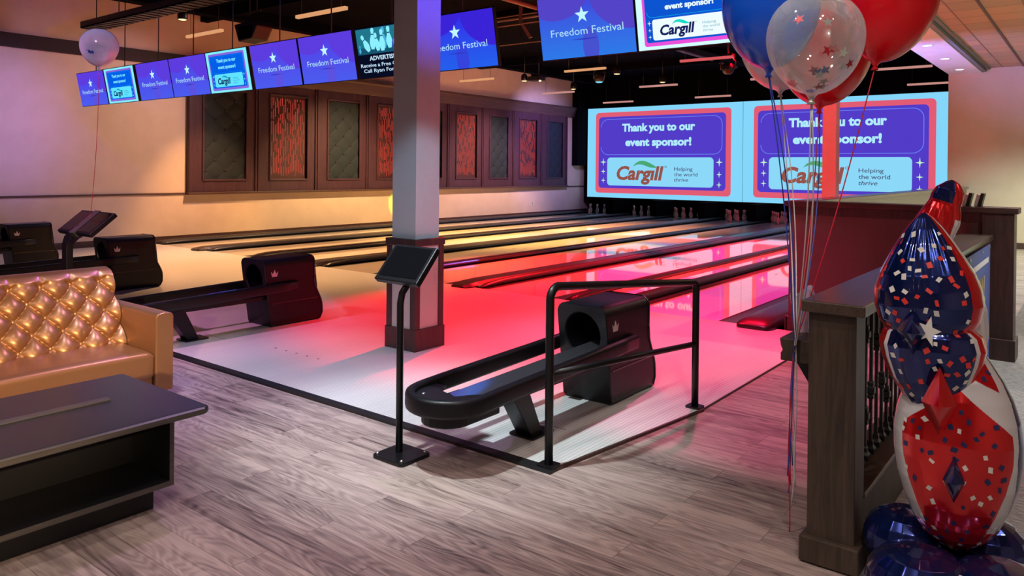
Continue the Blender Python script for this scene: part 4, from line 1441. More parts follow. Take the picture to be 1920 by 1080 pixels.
br0 = make_ball_return('black ball return with long rack and crown emblem, nearest one beside the handrail')
for x, lab in ((-7.06, 'black ball return with crown emblem, left of the front column and right of the sofa'),
               (-10.60, 'black ball return with crown emblem, half hidden behind the gold sofa back'),
               (-14.08, 'black ball return with crown emblem, at the left edge of the photo')):
    dup(br0, (x, 4.6, 0.012), 0, lab)

# ------------------------------------------------------------------ handrail beside the nearest ball return
t = thing('handrail', 'black tubular metal handrail at the corner of the approach', 'handrail', (-2.46, 3.52, 0.0))
P0, P1 = Vector((0, 0, 0)), Vector((0.19, 1.54, 0.012))
def arc(c, r, a0, a1, d, n=7):
    return [Vector(c) + d * (r * math.cos(a0 + (a1 - a0) * k / n)) + Vector((0, 0, r * math.sin(a0 + (a1 - a0) * k / n))) for k in range(n + 1)]
d = Vector((0.19, 1.54, 0)).normalized()
b = MB()
path = [P0 + Vector((0, 0, 0.02)), Vector((0, 0, 0.5))] + arc(d * 0.07 + Vector((0, 0, 0.96)), 0.07, PI, PI / 2 + 0.08, d) + arc(Vector((0.19, 1.54, 0)) - d * 0.05 + Vector((0, 0, 0.86)), 0.05, PI / 2 + 0.0, 0, d) + [Vector((0.19, 1.54, 0.5)), P1 + Vector((0, 0, 0.005))]
b.tube(path, 0.025, 14)
b.build('top_rail_and_posts', M_['black_metal'], t)
b = MB(); b.tube([Vector((0, 0, 0.535)), Vector((0.19, 1.54, 0.465))], 0.020, 12); b.build('middle_rail', M_['black_metal'], t)
for p in (P0 + Vector((0, 0, 0.0145)), P1):
    b = MB(); b.prism([(p.x + x, p.y + y, p.z) for x, y in rrect(0.11, 0.10, 0.015, 4)], (0, 0, 0.012)); b.build('foot_plate', M_['black_metal'], t)

# ------------------------------------------------------------------ lane consoles
t = thing('lane_console', 'black tablet console on a slim pole with bolted base plate, in front of the column', 'console', (-3.23, 3.11, 0.0), 0, 'lane consoles')
b = MB(); b.prism([(x, y, 0.0) for x, y in rrect(0.255, 0.245, 0.03, 5)], (0, 0, 0.022)); bp_ = b.build('base_plate', M_['black_metal'], t, bevel=0.004)
for sx in (-1, 1):
    for sy in (-1, 1):
        b = MB(); b.lathe([(0.0, 0.012), (0.010, 0.010), (0.014, 0.0)], 12, (sx * 0.10, sy * 0.095, 0.022)); b.build('bolt', M_['steel'], bp_)
b = MB(); b.tube([(-0.03, 0.01, 0.02), (-0.03, 0.01, 0.90), (-0.025, 0.02, 0.96), (-0.01, 0.05, 1.01), (0.0, 0.10, 1.06)], 0.021, 14); b.build('pole', M_['black_metal'], t)
th = math.atan2(0.19, 0.17)
mt = Matrix.Translation((-0.045, -0.01, 1.02)) @ Matrix.Rotation(th, 4, 'X')
b = MB(); b.box((-0.18, 0.0, -0.02), (0.18, 0.262, 0.02), 0, mt); hs = b.build('tablet_housing', M_['black'], t, bevel=0.006)
b = MB(); b.box((-0.155, 0.03, 0.0205), (0.155, 0.245, 0.0225), 0, mt); b.build('tablet_screen', M_['screenglass'], hs)

t = thing('lane_console', 'black double tablet console with grey centre band, behind the gold sofa', 'console', (-7.70, 3.1, 0.0), 0, 'lane consoles')
b = MB(); b.prism([(x, y, 0.0) for x, y in rrect(0.26, 0.25, 0.03, 5)], (0, 0, 0.02)); b.build('base_plate', M_['black_metal'], t)
b = MB()
b.sweep([(-0.12, 0.0, 0.02), (-0.12, 0.0, 0.93), (-0.11, 0.01, 0.98), (-0.05, 0.04, 1.04), (0.01, 0.08, 1.08)], [(-0.055, -0.03), (0.055, -0.03), (0.055, 0.03), (-0.055, 0.03)], smooth=False, upv=(0, 1, 0.001))
b.build('post', M_['black'], t, bevel=0.004)
th = math.atan2(0.19, 0.23)
mt = Matrix.Translation((0.02, 0.0, 1.045)) @ Matrix.Rotation(th, 4, 'X')
b = MB(); b.box((-0.355, 0.0, -0.025), (0.355, 0.30, 0.02), 0, mt); hs = b.build('tablet_housing', M_['black'], t, bevel=0.008)
for x0 in (-0.33, 0.06):
    b = MB(); b.box((x0, 0.025, 0.0205), (x0 + 0.27, 0.28, 0.023), 0, mt); b.build('tablet_screen', M_['screenglass'], hs)
b = MB(); b.box((-0.055, -0.012, -0.03), (0.055, 0.302, 0.028), 0, mt); b.build('centre_band', mat('grey_band', (0.06, 0.06, 0.06), 0.5), t)

# ------------------------------------------------------------------ gold tufted sofa
t = thing('sofa', 'gold leather tufted sofa with square arm at the left edge', 'sofa', (-5.43, 2.89, 0.0))
# origin at the front far foot; x runs backwards (negative), y towards the viewer (negative)
SL = 2.6
ST = 0.335
b = MB(); b.box((-0.95, -SL, 0.05), (-0.03, -0.14, 0.17)); b.build('base', M_['gold'], t, bevel=0.01)
b = MB()
for ys in (-SL + 0.05, -0.2):
    for xs in (-0.9, -0.1):
        b.box((xs - 0.025, ys - 0.025, 0.0), (xs + 0.025, ys + 0.025, 0.05))
b.build('feet', M_['black'], t)


def cushion(y0, y1):
    b = MB()
    x0, x1, z0, z1, r = -0.62, 0.0, 0.16, ST, 0.035
    n = 22
    def crown(x, y):
        u = (x - x0) / (x1 - x0); v = (y - y0) / (y1 - y0)
        return 0.022 * (max(0, 4 * u * (1 - u)) ** 0.4) * (max(0, 4 * v * (1 - v)) ** 0.4)
    prof = [(x1 - 0.004, z0), (x1, z0 + 0.01), (x1, z1 - r), (x1 - r * 0.3, z1 - r * 0.3), (x1 - r, z1)]
    prof += [(x1 - r - (x1 - r - x0) * k / 10, z1) for k in range(1, 11)]
    def fn(u, v):
        i = u * (len(prof) - 1)
        x, z = prof[int(round(i))]
        y = y0 + (y1 - y0) * v
        e = min(v, 1 - v) * (y1 - y0)
        dip = 0.018 * max(0, 1 - e / 0.03) ** 2
        if z > z1 - r * 0.5:
            return (x, y, z + crown(x, y) - dip)
        return (x - dip, y, z)
    b.grid(fn, len(prof) - 1, 40)
    return b.build('seat_cushion', M_['gold'], t)


cushion(-1.27, -0.14)
cushion(-SL, -1.28)
# tufted back, leaning
BZ0, BZ1 = ST + 0.005, 0.885
LEAN = 0.25
def back_pt(a, z, h):
    k = (z - BZ0) / (BZ1 - BZ0)
    x = -0.50 - LEAN * k
    return (x + h, a, z)
yA, yB = -SL, -0.14
PX, PZ = 0.205, 0.21
def tuft_h(a, z):
    A, B = (a + 0.235) / PX, (z - 0.795) / PZ
    s = (abs(math.sin(PI * (A + B))) * abs(math.sin(PI * (A - B)))) ** 0.38
    edge = min(1, (BZ1 - z) / 0.05)
    if z > 0.815:                         # the top row runs out in straight pleats
        w = min(1, (z - 0.815) / 0.03)
        pl = abs(math.sin(PI * A)) ** 0.35
        s = s * (1 - w) + (0.45 + 0.55 * pl) * w
    return 0.070 * s * (0.35 + 0.65 * max(0, edge) ** 0.5)
b = MB()
NY, NZ = 300, 84
def fb(u, v):
    a, z = yA + u * (yB - yA), BZ0 + v * (BZ1 - BZ0)
    return back_pt(a, z, tuft_h(a, z))
b.grid(fb, NY, NZ)
# rounded top, rear and end
def ftop(u, v):
    a = yA + u * (yB - yA)
    x0 = -0.50 - LEAN
    return (x0 + 0.021 - v * 0.15, a, BZ1 + 0.012 * math.sin(PI * v))
b.grid(ftop, 30, 6)
b.grid(lambda u, v: (-0.50 - LEAN - 0.129 - 0.05 * (1 - v) * 0, yA + u * (yB - yA), 0.06 + v * (BZ1 - 0.06)), 4, 4)
b.poly([(-0.88, yB, 0.06), (-0.5, yB, BZ0), (-0.5 - LEAN + 0.03, yB, BZ1), (-0.88, yB, BZ1)])
back = b.build('backrest', M_['gold'], t)
r = 0
for i in range(-14, 3):
    for j in range(-6, 2):
        if (i + j) % 2:
            continue
        a, z = -0.235 + i * PX / 2, 0.795 + j * PZ / 2
        if not (yA + 0.9 < a < yB - 0.03 and BZ0 + 0.02 < z < 0.82):
            continue
        p = Vector(back_pt(a, z, 0.006))
        bb = MB()
        bb.rings([[(p.x + dx, p.y + rr * math.cos(k * PI / 5), p.z + rr * math.sin(k * PI / 5)) for k in range(10)] for dx, rr in ((-0.006, 0.015), (0.006, 0.0155), (0.012, 0.011), (0.015, 0.004))])
        bb.build('button', M_['goldbtn'], back)
b = MB()
def armsec(x):
    # arm cross-section: slightly domed top
    return [(x, -0.135, 0.04), (x, 0.0, 0.04), (x, 0.0, 0.585), (x, -0.006, 0.605), (x, -0.03, 0.615), (x, -0.068, 0.62), (x, -0.105, 0.615), (x, -0.129, 0.605), (x, -0.135, 0.585)]
b.rings([armsec(x) for x in (0.0, -0.03, -0.3, -0.6, -0.97)], 0, True, False)
b.build('armrest', M_['gold'], t, bevel=0.012, seg=3)

# ------------------------------------------------------------------ low table
t = thing('coffee_table', 'low dark laminate table with open shelf at the lower left corner', 'table', (-3.6, 1.92, 0.0))
b = MB()
prof = [(-0.93, 0.462), (0.075, 0.462), (0.092, 0.470), (0.098, 0.482), (0.092, 0.494), (0.075, 0.502), (-0.93, 0.502)]
tp = MB(); tp.prism([(x, y, 0.462) for x, y in rrect(0.935, 1.95, 0.035, 5, -0.375, -0.83)], (0, 0, 0.04))
top = tp.build('tabletop', M_['table'], t, bevel=0.016, seg=4)
b = MB()
b.sweep([(0.0925 + 0.0, -1.80, 0.4815), (0.0925, 0.11, 0.4815)], [(0.004, 0.012), (-0.004, 0.017), (-0.004, -0.017), (0.004, -0.012)], smooth=False)
b.build('edge_strip', M_['tableedge'], top)
b = MB(); b.box((-0.74, -0.022, 0.125), (0.0, 0.0, 0.462)); b.build('side_panel', M_['tableshade'], t)
b = MB(); b.box((-0.74, -1.72, 0.125), (0.0, -1.698, 0.462)); b.build('side_panel', M_['tableshade'], t)
b = MB(); b.box((-0.74, -1.698, 0.125), (-0.001, -0.022, 0.15)); b.build('shelf', M_['tableshade'], t)
b = MB(); b.box((-0.40, -1.698, 0.15), (-0.38, -0.022, 0.462)); b.build('back_panel', M_['tableshade'], t)
b = MB(); b.box((0.0, -1.72, 0.125), (0.004, 0.0, 0.15)); b.box((0.0, -0.022, 0.15), (0.004, 0.0, 0.462)); b.build('front_edging', M_['tableedge'], t)
b = MB(); b.box((-0.66, -1.66, 0.0), (-0.09, -0.055, 0.125)); b.build('plinth', M_['tableshade'], t)
mb = MB(); mb.box((-0.028, -0.55, 0.0), (0.028, 0.0, 0.008))
tag(mb.build('menu_strip', mat('smoked_strip', (0.075, 0.07, 0.075), 0.3), loc=(-3.99, 1.78, 0.5025), bevel=0.002), 'flat dark grey strip lying on the low table', 'menu holder')

# ------------------------------------------------------------------ fence with iron balusters
t = thing('railing_fence', 'dark oak railing with black iron balusters and square end post, right of the balloon ribbons', 'railing', (-0.9, 3.4, 0.008))
b = MB(); b.box((-0.10, 0.0, 0.0), (0.095, 0.16, 1.085)); b.build('end_post', M_['fencewood'], t, bevel=0.004)
b = MB(); b.box((-0.125, -0.03, 0.0), (0.12, 0.19, 0.11)); b.build('post_skirting', M_['fencewood'], t, bevel=0.006)
b = MB(); b.box((-0.125, -0.03, 1.085), (0.135, 4.70, 1.135)); b.build('top_rail', M_['fencetop'], t, bevel=0.006)
b = MB(); b.box((-0.06, 0.16, 1.04), (0.07, 4.70, 1.085)); b.build('under_rail', M_['fencewood'], t, bevel=0.004)
b = MB(); b.box((-0.08, 0.16, 0.0), (0.085, 4.70, 0.26)); b.build('bottom_beam', M_['fencewood'], t, bevel=0.004)
b = MB(); b.box((-0.095, 0.16, 0.26), (0.10, 4.70, 0.285)); b.build('bottom_rail', M_['fencetop'], t, bevel=0.004)
kn = 0
for k in range(38):
    y = 0.235 + 0.117 * k
    b = MB()
    s = 0.0075
    b.box((-s, y - s, 0.285), (s, y + s, 1.04))
    b.rings([[(q * x, y + q * yy, z) for x, yy in ((-1, -1), (1, -1), (1, 1), (-1, 1))] for z, q in ((0.285, 0.022), (0.31, 0.022), (0.325, 0.014), (0.345, 0.013), (0.35, 0.009))], smooth=False)
    zs = (0.60,) if k % 2 == 0 else ((0.82,) if k % 4 == 1 else (0.5, 0.9))
    for z in zs:
        b.rings([[(q * x, y + q * yy, z + dz) for x, yy in ((-1, -1), (1, -1), (1, 1), (-1, 1))] for dz, q in ((-0.045, 0.009), (-0.04, 0.014), (-0.026, 0.014), (-0.022, 0.010), (-0.014, 0.019), (0.014, 0.019), (0.022, 0.010), (0.026, 0.014), (0.04, 0.014), (0.045, 0.009))], smooth=False)
    b.build('baluster', M_['iron'], t)

# narrow ledge on the lane side of the post
t = thing('drink_ledge', 'dark wooden ledge with moulded edge behind the railing post, tied with ribbons', 'ledge', (-1.0, 3.64, 0.80))
b = MB()
lp = [(-0.20, 0.0), (-0.20, 0.035), (-0.19, 0.05), (-0.20, 0.07), (-0.205, 0.105), (0.0, 0.105), (0.0, 0.0)]
b.prism([(x, 0.0, z) for x, z in lp], (0, 1.4, 0))
b.build('shelf_board', M_['fencewood'], t, bevel=0.003)
b = MB(); b.sweep([(-0.15, 0.12, 0.0), (-0.01, 0.12, -0.22)], [(-0.012, -0.02), (0.012, -0.02), (0.012, 0.02), (-0.012, 0.02)], smooth=False); b.build('bracket', M_['iron'], t)

# crumpled wrap on the ledge
random.seed(3)
mb = MB()
def wrap(u, v):
    a = 2 * PI * u
    r = 0.052 + 0.035 * v + 0.012 * math.sin(5 * a + 3 * v) + 0.010 * math.sin(9 * a - 7 * v) + 0.02 * v * v * math.sin(3 * a + 1)
    return (r * math.cos(a), 0.8 * r * math.sin(a), 0.19 * v * (1 + 0.18 * math.sin(4 * a + 1) * v))
mb.grid(wrap, 48, 16)
tag(mb.build('gift_wrap_weight', M_['lilac'], loc=(-1.135, 3.86, 0.907)), 'crumpled lilac wrap weight on the ledge, half hidden by the railing post', 'balloon weight')

# banner hanging on the railing
t = thing('banner', 'blue vinyl banner with white stripe and gold letters hanging on the railing', 'banner', (-0.755, 5.6, 0.0))
def bx(y, z):
    return 0.012 + 0.03 * math.sin(y * 2.2) * (1.1 - z) + 0.035 * (1.1 - z) * max(0, y - 1.4)
b = MB(); b.grid(lambda u, v: (bx(u * 2.02, 0.10 + v * 1.0), u * 2.02 + 0.10 * (1 - v) * u, 0.10 + v * 1.0), 40, 20)
b.build('vinyl_sheet', M_['bannerblue'], t)
b = MB(); b.grid(lambda u, v: (bx(0.2 + u * 1.7, 0.955 + v * 0.045) + 0.003, 0.2 + u * 1.7, 0.955 + v * 0.045), 20, 1)
b.build('white_stripe', M_['bannerwhite'], t)
V, F, asp = text_geo('BOWL', 0.03, 0.0)
for nm, m, off, g in (('letter_outline', M_['blacktrim'], 0.003, 0.012), ('lettering', M_['bannergold'], 0.006, 0.0)):
    b = MB(); b.add([(bx(1.05 + x * 0.62, 0.66 + y * 0.22) + off, 1.05 + x * 0.62 + g, 0.66 + y * 0.22 - g) for x, y in V], F); b.build(nm, m, t)
b = MB()
for y in (0.05, 0.75, 1.45, 1.97):
    b.rings([[(bx(y, 1.07) + 0.004 + dx, y + rr * math.cos(k * PI / 5), 1.07 + rr * math.sin(k * PI / 5)) for k in range(10)] for dx, rr in ((0, 0.016), (0.003, 0.012))])
b.build('grommets', M_['steel'], t)

# folders leaning on the half wall
xs = [(-0.905, M_['outlet'], M_['blacktrim']), (-1.0, M_['outlet'], M_['blacktrim']), (-1.085, M_['outlet'], M_['blacktrim']), (-1.17, M_['outlet'], M_['blacktrim'])]
pos = ['rightmost one', 'second from right', 'third from right', 'leftmost one']
for (x, m1, m2), p in zip(xs, pos):
    t = thing('menu_folder', 'black and white folder leaning on the half wall, %s' % p, 'folder', (x, 8.26, 1.39), 0, 'folders leaning on the half wall')
    t.rotation_euler = (0, 0.22, 0)
    b = MB(); b.box((0.0, -0.07, 0.0), (0.028, 0.07, 0.13)); b.build('cover', m2, t)
    b = MB(); b.box((-0.03, -0.066, 0.0), (0.0, 0.066, 0.112)); b.build('pages', m1, t)
mb = MB(); mb.box((0, -0.06, 0.0), (0.018, 0.06, 0.12))
o = tag(mb.build('menu_folder', M_['lime'], loc=(-1.139, 8.26, 1.39)), 'lime green folder leaning between the black and white ones', 'folder')
o.rotation_euler = (0, 0.22, 0)

# ------------------------------------------------------------------ latex balloons
def balloon_prof(R, k=1.28):
    """latex teardrop, knot at z = 0"""
    P = [(0.010, 0.0), (0.016, 0.012)]
    n = 22
    for i in range(1, n + 1):
        s = i / n
        a = PI * s
        z = 0.02 + R * k * (1 - math.cos(a)) * 0.98
        r = R * math.sin(a) ** (1.0) * (1 - 0.13 * math.cos(a) * -1 * 0 - 0.12 * math.cos(a))
        P.append((max(r, 0.0005), z))
    return P


TIE = Vector((-1.1247, 3.6184, 0.8831))
random.seed(11)


def ribbon(b, p0, tie, tail, w=0.0027, mi=0, seed=0, sag=0.02):
    rnd = random.Random(seed)
    p0, tie = Vector(p0), Vector(tie)
    pts = []
    for k in range(15):
        s = k / 14
        p = p0.lerp(tie, s)
        p = p + rt * (sag * math.sin(PI * s)) 
        pts.append(p)
    a, c = rnd.random() * 6, 0.006 + rnd.random() * 0.010
    q = tie.copy()
    tx, ty = rnd.uniform(-0.035, 0.01), rnd.uniform(-0.02, 0.02)
    for k in range(1, 19):
        s = k / 18
        pts.append(q + Vector((0, 0, -tail * s)) + rt * (tx * math.sqrt(s) + c * math.sin(a + 7 * s) * s) + Vector((0, ty * s, 0)))
    b.sweep(pts, [(-w, -0.0008), (w, -0.0008), (w, 0.0008), (-w, 0.0008)], mi, True, upv=(rt.x * 0.3 + fw.x, rt.y * 0.3 + fw.y, 0.0))


def star_mesh(mm, r=0.024):
    b = MB()
    b.prism([((r if k % 2 == 0 else 0.42 * r) * math.sin(k * PI / 5), (r if k % 2 == 0 else 0.42 * r) * math.cos(k * PI / 5), 0) for k in range(10)], (0, 0, 0.0004))
    me = b.build('star_confetti', mm)
    d = me.data
    bpy.data.objects.remove(me)
    return d


STARS = [star_mesh(M_['starred']), star_mesh(M_['starblue']), star_mesh(M_['starsilver'])]


def latex_balloon(label, m, knot, R, rib, tail, seed, lean=0.0, k=1.22, tie=None, stars=None, extra=()):
    base = Vector(knot)
    t = thing('latex_balloon', label, 'balloon', base, 0, 'latex party balloons')
    b = MB(); b.lathe(balloon_prof(R, k), 40, cap=(False, False))
    body = b.build('skin', m, t)
    tl = Matrix.Rotation(lean, 4, fw)
    for v in body.data.vertices:
        v.co = tl @ v.co
    b = MB(); b.lathe([(0.004, -0.012), (0.017, -0.018), (0.012, -0.006), (0.007, 0.0), (0.011, 0.012)], 12, cap=(True, False)); b.build('knot', m if m not in (M_['lat_clear'], M_['lat_lilac']) else M_['starsilver'], t)
    if rib:
        for n_, rm in enumerate((rib,) + tuple(extra)):
            b = MB()
            tt = (tie or TIE) + rt * (0.006 * n_ - 0.003) - base
            ribbon(b, Vector((0.003 * n_, 0, -0.01)), tt, tail - 0.09 * n_, seed=seed + n_, sag=0.015 + 0.02 * n_)
            b.build('ribbon', rm, t)
    if stars:
        rnd = random.Random(seed)
        c = tl @ Vector((0, 0, 0.02 + R * k * 0.98))
        for sx, sy, front, ci in stars:
            # angles over the skin seen from the seats
            n = rt * sx + Vector((0, 0, 1)) * sy
            q = max(0.02, 1 - sx * sx - sy * sy)
            n = n - fw * math.sqrt(q) * front
            n.normalize()
            p = c + Vector((n.x * R * 0.965, n.y * R * 0.965, n.z * R * k * 0.95))
            if sy < -0.5:
                p = c + Vector((n.x * R * 0.86, n.y * R * 0.86, n.z * R * k * 0.95))
            o = bpy.data.objects.new('star_confetti', STARS[ci])
            COL.objects.link(o)
            o.parent = t
            o.location = p
            o.rotation_euler = (n.to_track_quat('Z', 'Y').to_matrix() @ Matrix.Rotation(rnd.random() * 6, 3, 'Z')).to_euler()
    return t


latex_balloon('white latex balloon behind the blue one', M_['lat_white'], (-1.5192, 4.5505, 2.1643), 0.236, M_['ribwhite'], 0.62, 21, 0.0, 1.15, extra=(M_['ribwhite'],))
latex_balloon('red latex balloon directly behind the clear star balloon', M_['lat_red'], (-1.1662, 4.1019, 2.0241), 0.233, M_['ribred'], 0.66, 31, 0.08, 1.2, extra=(M_['ribblue'],))
latex_balloon('royal blue latex balloon at the left of the bunch', M_['lat_blue'], (-1.2202, 3.4901, 2.1529), 0.217, M_['ribblue'], 0.70, 41, 0.02, 1.25, extra=(M_['ribblue'],))
latex_balloon('large red latex balloon at the right of the bunch', M_['lat_red'], (-0.8235, 3.7490, 2.1865), 0.208, M_['ribred'], 0.90, 51, 0.19, 1.32)
ST_ = [(-0.62, 0.35, 1, 0), (-0.1, -0.28, 1, 0), (0.25, -0.32, 1, 2), (0.46, -0.50, 1, 0), (0.38, -0.55, 1, 2), (-0.06, -0.62, 1, 1), (-0.30, -0.62, 1, 0), (-0.20, -0.66, 1, 1), (-0.14, -0.70, 1, 2), (-0.28, -0.72, -1, 0), (0.0, -0.82, 1, 2),
       (0.03, -0.90, 1, 2), (-0.05, -0.91, 1, 0), (0.07, -0.91, -1, 1), (0.25, 0.75, 1, 2), (0.75, 0.30, 1, 2), (0.55, 0.55, -1, 2), (-0.4, -0.74, -1, 0), (0.72, 0.0, -1, 0)]
latex_balloon('clear latex balloon with star confetti in the middle of the bunch', M_['lat_clear'], (-0.9112, 3.0958, 1.9861), 0.184, M_['ribwhite'], 0.75, 61, 0.05, 1.13, stars=ST_, extra=(M_['ribwhite'],))
ST2 = [(0.0, 0.97, 1, 1), (0.2, 0.95, 1, 1), (0.0, 0.35, 1, 1), (-0.05, -0.35, 1, 1), (-0.15, -0.2, 1, 1), (0.1, -0.38, 1, 1), (-0.5, -0.6, 1, 1), (-0.3, -0.68, 1, 1), (0.2, -0.8, 1, 1), (-0.2, -0.92, 1, 1), (0.75, 0.4, 1, 1), (-0.75, 0.1, -1, 1), (0.1, -0.75, -1, 1)]
tie2 = Vector((-7.60, 3.22, 1.22))
latex_balloon('small frosted balloon with dark confetti tied to the console at left', M_['lat_lilac'], (-7.1705, 3.1000, 2.5723), 0.160, M_['ribred'], 0.03, 71, 0.0, 1.09, tie=tie2, stars=ST2)


# ------------------------------------------------------------------ foil balloon column
random.seed(5)
FA = Vector((-0.45, 3.42, 0.008))
ft = thing('foil_balloon_column', 'tall stack of red, white and navy foil balloons with confetti print, right of the railing', 'balloon', FA)
vdir = Vector((-FA.x, -FA.y, 0)).normalized()       # towards the seats
sdir = Vector((-vdir.y, vdir.x, 0))                  # to the right in the photo
if sdir.dot(rt) < 0:
    sdir = -sdir


def foil_blob(name, c, prof, depth=0.8, zones=None, mats=None, n=72, crease=None, tilt=0.0, parent=None, confetti=None, smooth=True, res=1.0):
    """a pillow lofted up z. prof: (half width, z). zones(angle, z)->material index; angle 0 faces the seats, + is to the right"""
    b = MB()
    rot = Matrix.Rotation(tilt, 4, vdir)
    def P(a, i, lift=0.0):
        i0 = max(0, min(len(prof) - 2, int(i)))
        f = i - i0
        w = prof[i0][0] * (1 - f) + prof[i0 + 1][0] * f
        z = prof[i0][1] * (1 - f) + prof[i0 + 1][1] * f
        r = w + lift
        if crease:
            r *= 1 - crease(a, z)
        zm = (prof[0][1] + prof[-1][1]) / 2
        q = sdir * (r * math.sin(a)) + vdir * (r * depth * math.cos(a)) + Vector((0, 0, z - zm))
        return Vector(c) + Vector((0, 0, zm)) + rot @ q
    m = int(len(prof) * 14 * res)
    n = int(n * 3.5 * res)
    start = len(b.v)
    for i in range(m + 1):
        for k in range(n):
            b.v.append(tuple(P(-PI + 2 * PI * k / n, i * (len(prof) - 1) / m)))
    for i in range(m):
        for k in range(n):
            k2 = (k + 1) % n
            ang = -PI + 2 * PI * (k + 0.5) / n
            ii = (i + 0.5) * (len(prof) - 1) / m
            i0 = int(ii)
            z = prof[i0][1] + (prof[i0 + 1][1] - prof[i0][1]) * (ii - i0)
            mi = zones(ang, z) if zones else 0
            b.face((start + i * n + k, start + i * n + k2, start + (i + 1) * n + k2, start + (i + 1) * n + k), mi, smooth)
    if confetti:
        cnt, test, cm, size = confetti
        rnd = random.Random(hash(name) % 1000 if False else len(name) * 7 + cnt)
        z0, z1 = prof[0][1], prof[-1][1]
        done = 0
        tries = 0
        spots = []
        while done < cnt and tries < cnt * 40:
            tries += 1
            a = rnd.uniform(-1.75, 1.75)
            ii = rnd.uniform(0.3, len(prof) - 1.3)
            i0 = int(ii)
            z = prof[i0][1] + (prof[i0 + 1][1] - prof[i0][1]) * (ii - i0)
            if not test(a, z):
                continue
            p = P(a, ii, 0.0015)
            if any((p - o_).length < size * 2.6 for o_ in spots):
                continue
            spots.append(p)
            pa = (P(a + 0.02, ii, 0.0015) - p).normalized()
            pz = (P(a, min(len(prof) - 1.01, ii + 0.05), 0.0015) - p).normalized()
            g = rnd.random() * PI
            e1 = pa * math.cos(g) + pz * math.sin(g)
            e2 = pz * math.cos(g) - pa * math.sin(g)
            s1, s2 = size * rnd.uniform(0.7, 1.2), size * rnd.uniform(0.55, 0.9)
            sk = rnd.uniform(-0.4, 0.4) * s1
            b.poly([p - e1 * s1 - e2 * s2, p + e1 * s1 - e2 * s2, p + e1 * s1 + e2 * s2 + e1 * sk, p - e1 * s1 * 0.8 + e2 * s2 + e1 * sk], cm[done % len(cm)])
            done += 1
    return b.build(name, mats, parent or ft)


ALLM = [M_['navyfoil'], M_['redfoil'], M_['whitefoil'], M_['confwhite'], M_['confred'], M_['confnavy']]
pk = lambda a, z: 0.012 * math.sin(26 * a)
# round navy balloons at the foot
for k, (sx, fz, zz) in enumerate(((-0.10, 0.20, 0.135), (-0.17, -0.10, 0.16), (0.16, 0.17, 0.135), (0.12, -0.20, 0.15))):
    p = sdir * sx + vdir * fz + Vector((0, 0, 0))
    R = 0.195 if k in (0, 2) else 0.16
    prof = [(0.001, zz - 0.135)] + [(R * math.sin(PI * s / 10) ** 0.8, zz - 0.135 * math.cos(PI * s / 10)) for s in range(1, 10)] + [(0.001, zz + 0.135)]
    foil_blob('base_balloon', p, prof, 1.0, None, [M_['navyfoil']], 60, lambda a, z: 0.02 * abs(math.sin(9 * a)) )
# lower body
lower = [(0.03, 0.22), (0.08, 0.25), (0.115, 0.28), (0.148, 0.33), (0.182, 0.41), (0.208, 0.50), (0.220, 0.59), (0.222, 0.67), (0.212, 0.75), (0.188, 0.83), (0.155, 0.90), (0.11, 0.97), (0.07, 1.02)]
def lz(a, z):
    # red front panel, white shell that runs over it in a chevron, navy flanks
    if z < 0.335:
        return 1
    q = abs(a)
    top = 0.885 - 0.17 * q
    if q < 0.98 - 0.9 * max(0, 0.62 - z) and z < top:
        return 1
    if z > top + 0.06 + 0.09 * q and q < 0.95:
        return 1
    if a > 1.10 + 0.5 * abs(z - 0.62) or a < -1.40:
        return 0
    return 2
foil_blob('lower_body', sdir * 0.012, lower, 0.85, lz, ALLM, 96, lambda a, z: 0.010 * math.sin(18 * a) * (1 if z < 0.36 else 0.0), res=1.8, confetti=(88, lambda a, z: lz(a, z) == 1, [3, 5, 3, 5, 5], 0.0108))
# navy diamond on the lower body
def gem(name, c, w, h, dz, m, parent=None, bulge=0.07):
    b = MB()
    pts = [(0, -h), (w, -0.05 * h), (0, h), (-w, -0.05 * h)]
    ctr = Vector(c) + vdir * bulge
    N = 8
    def Q(x, z, f):
        return Vector(c) + sdir * x + Vector((0, 0, z)) + vdir * f
    for i in range(4):
        (x0, z0), (x1, z1) = pts[i], pts[(i + 1) % 4]
        G = []
        for u in range(N + 1):
            row = []
            for v in range(N + 1):
                s = v / N
                x = (x0 + (x1 - x0) * u / N) * s; z = (z0 + (z1 - z0) * u / N) * s
                f = bulge * (1 - s ** 1.35)
                row.append(Q(x, z, f))
            G.append(row)
        n = len(b.v)
        for r in G:
            b.v += [tuple(p) for p in r]
        for u in range(N):
            for v in range(N):
                a = n + u * (N + 1) + v
                b.face((a, a + 1, a + N + 2, a + N + 1), 0, True)
    b.poly([Q(x, z, -0.005) for x, z in pts])
    return b.build(name, m, parent or ft)


gem('navy_diamond_spike', vdir * 0.195 + sdir * 0.005 + Vector((0, 0, 0.55)), 0.036, 0.085, 0, M_['navyfoil'], None, 0.05)
gem('red_diamond_spike', vdir * 0.235 + sdir * -0.045 + Vector((0, 0, 0.845)), 0.058, 0.128, 0, M_['redfoil'], None, 0.075)
# middle lobe: dark navy pocket below the big star
mid = [(0.05, 0.76), (0.10, 0.82), (0.145, 0.89), (0.175, 0.97), (0.185, 1.02), (0.17, 1.07), (0.12, 1.11)]
def mz(a, z):
    e = 0.95
    return 0 if abs(a) < e else (2 if abs(a) < e + 0.13 else 1)
foil_blob('middle_lobe', vdir * 0.075 + sdir * -0.075, mid, 0.75, mz, ALLM, 80, lambda a, z: 0.012 * math.sin(14 * a), tilt=0.0, confetti=(38, lambda a, z: mz(a, z) == 0, [3, 4], 0.0108))
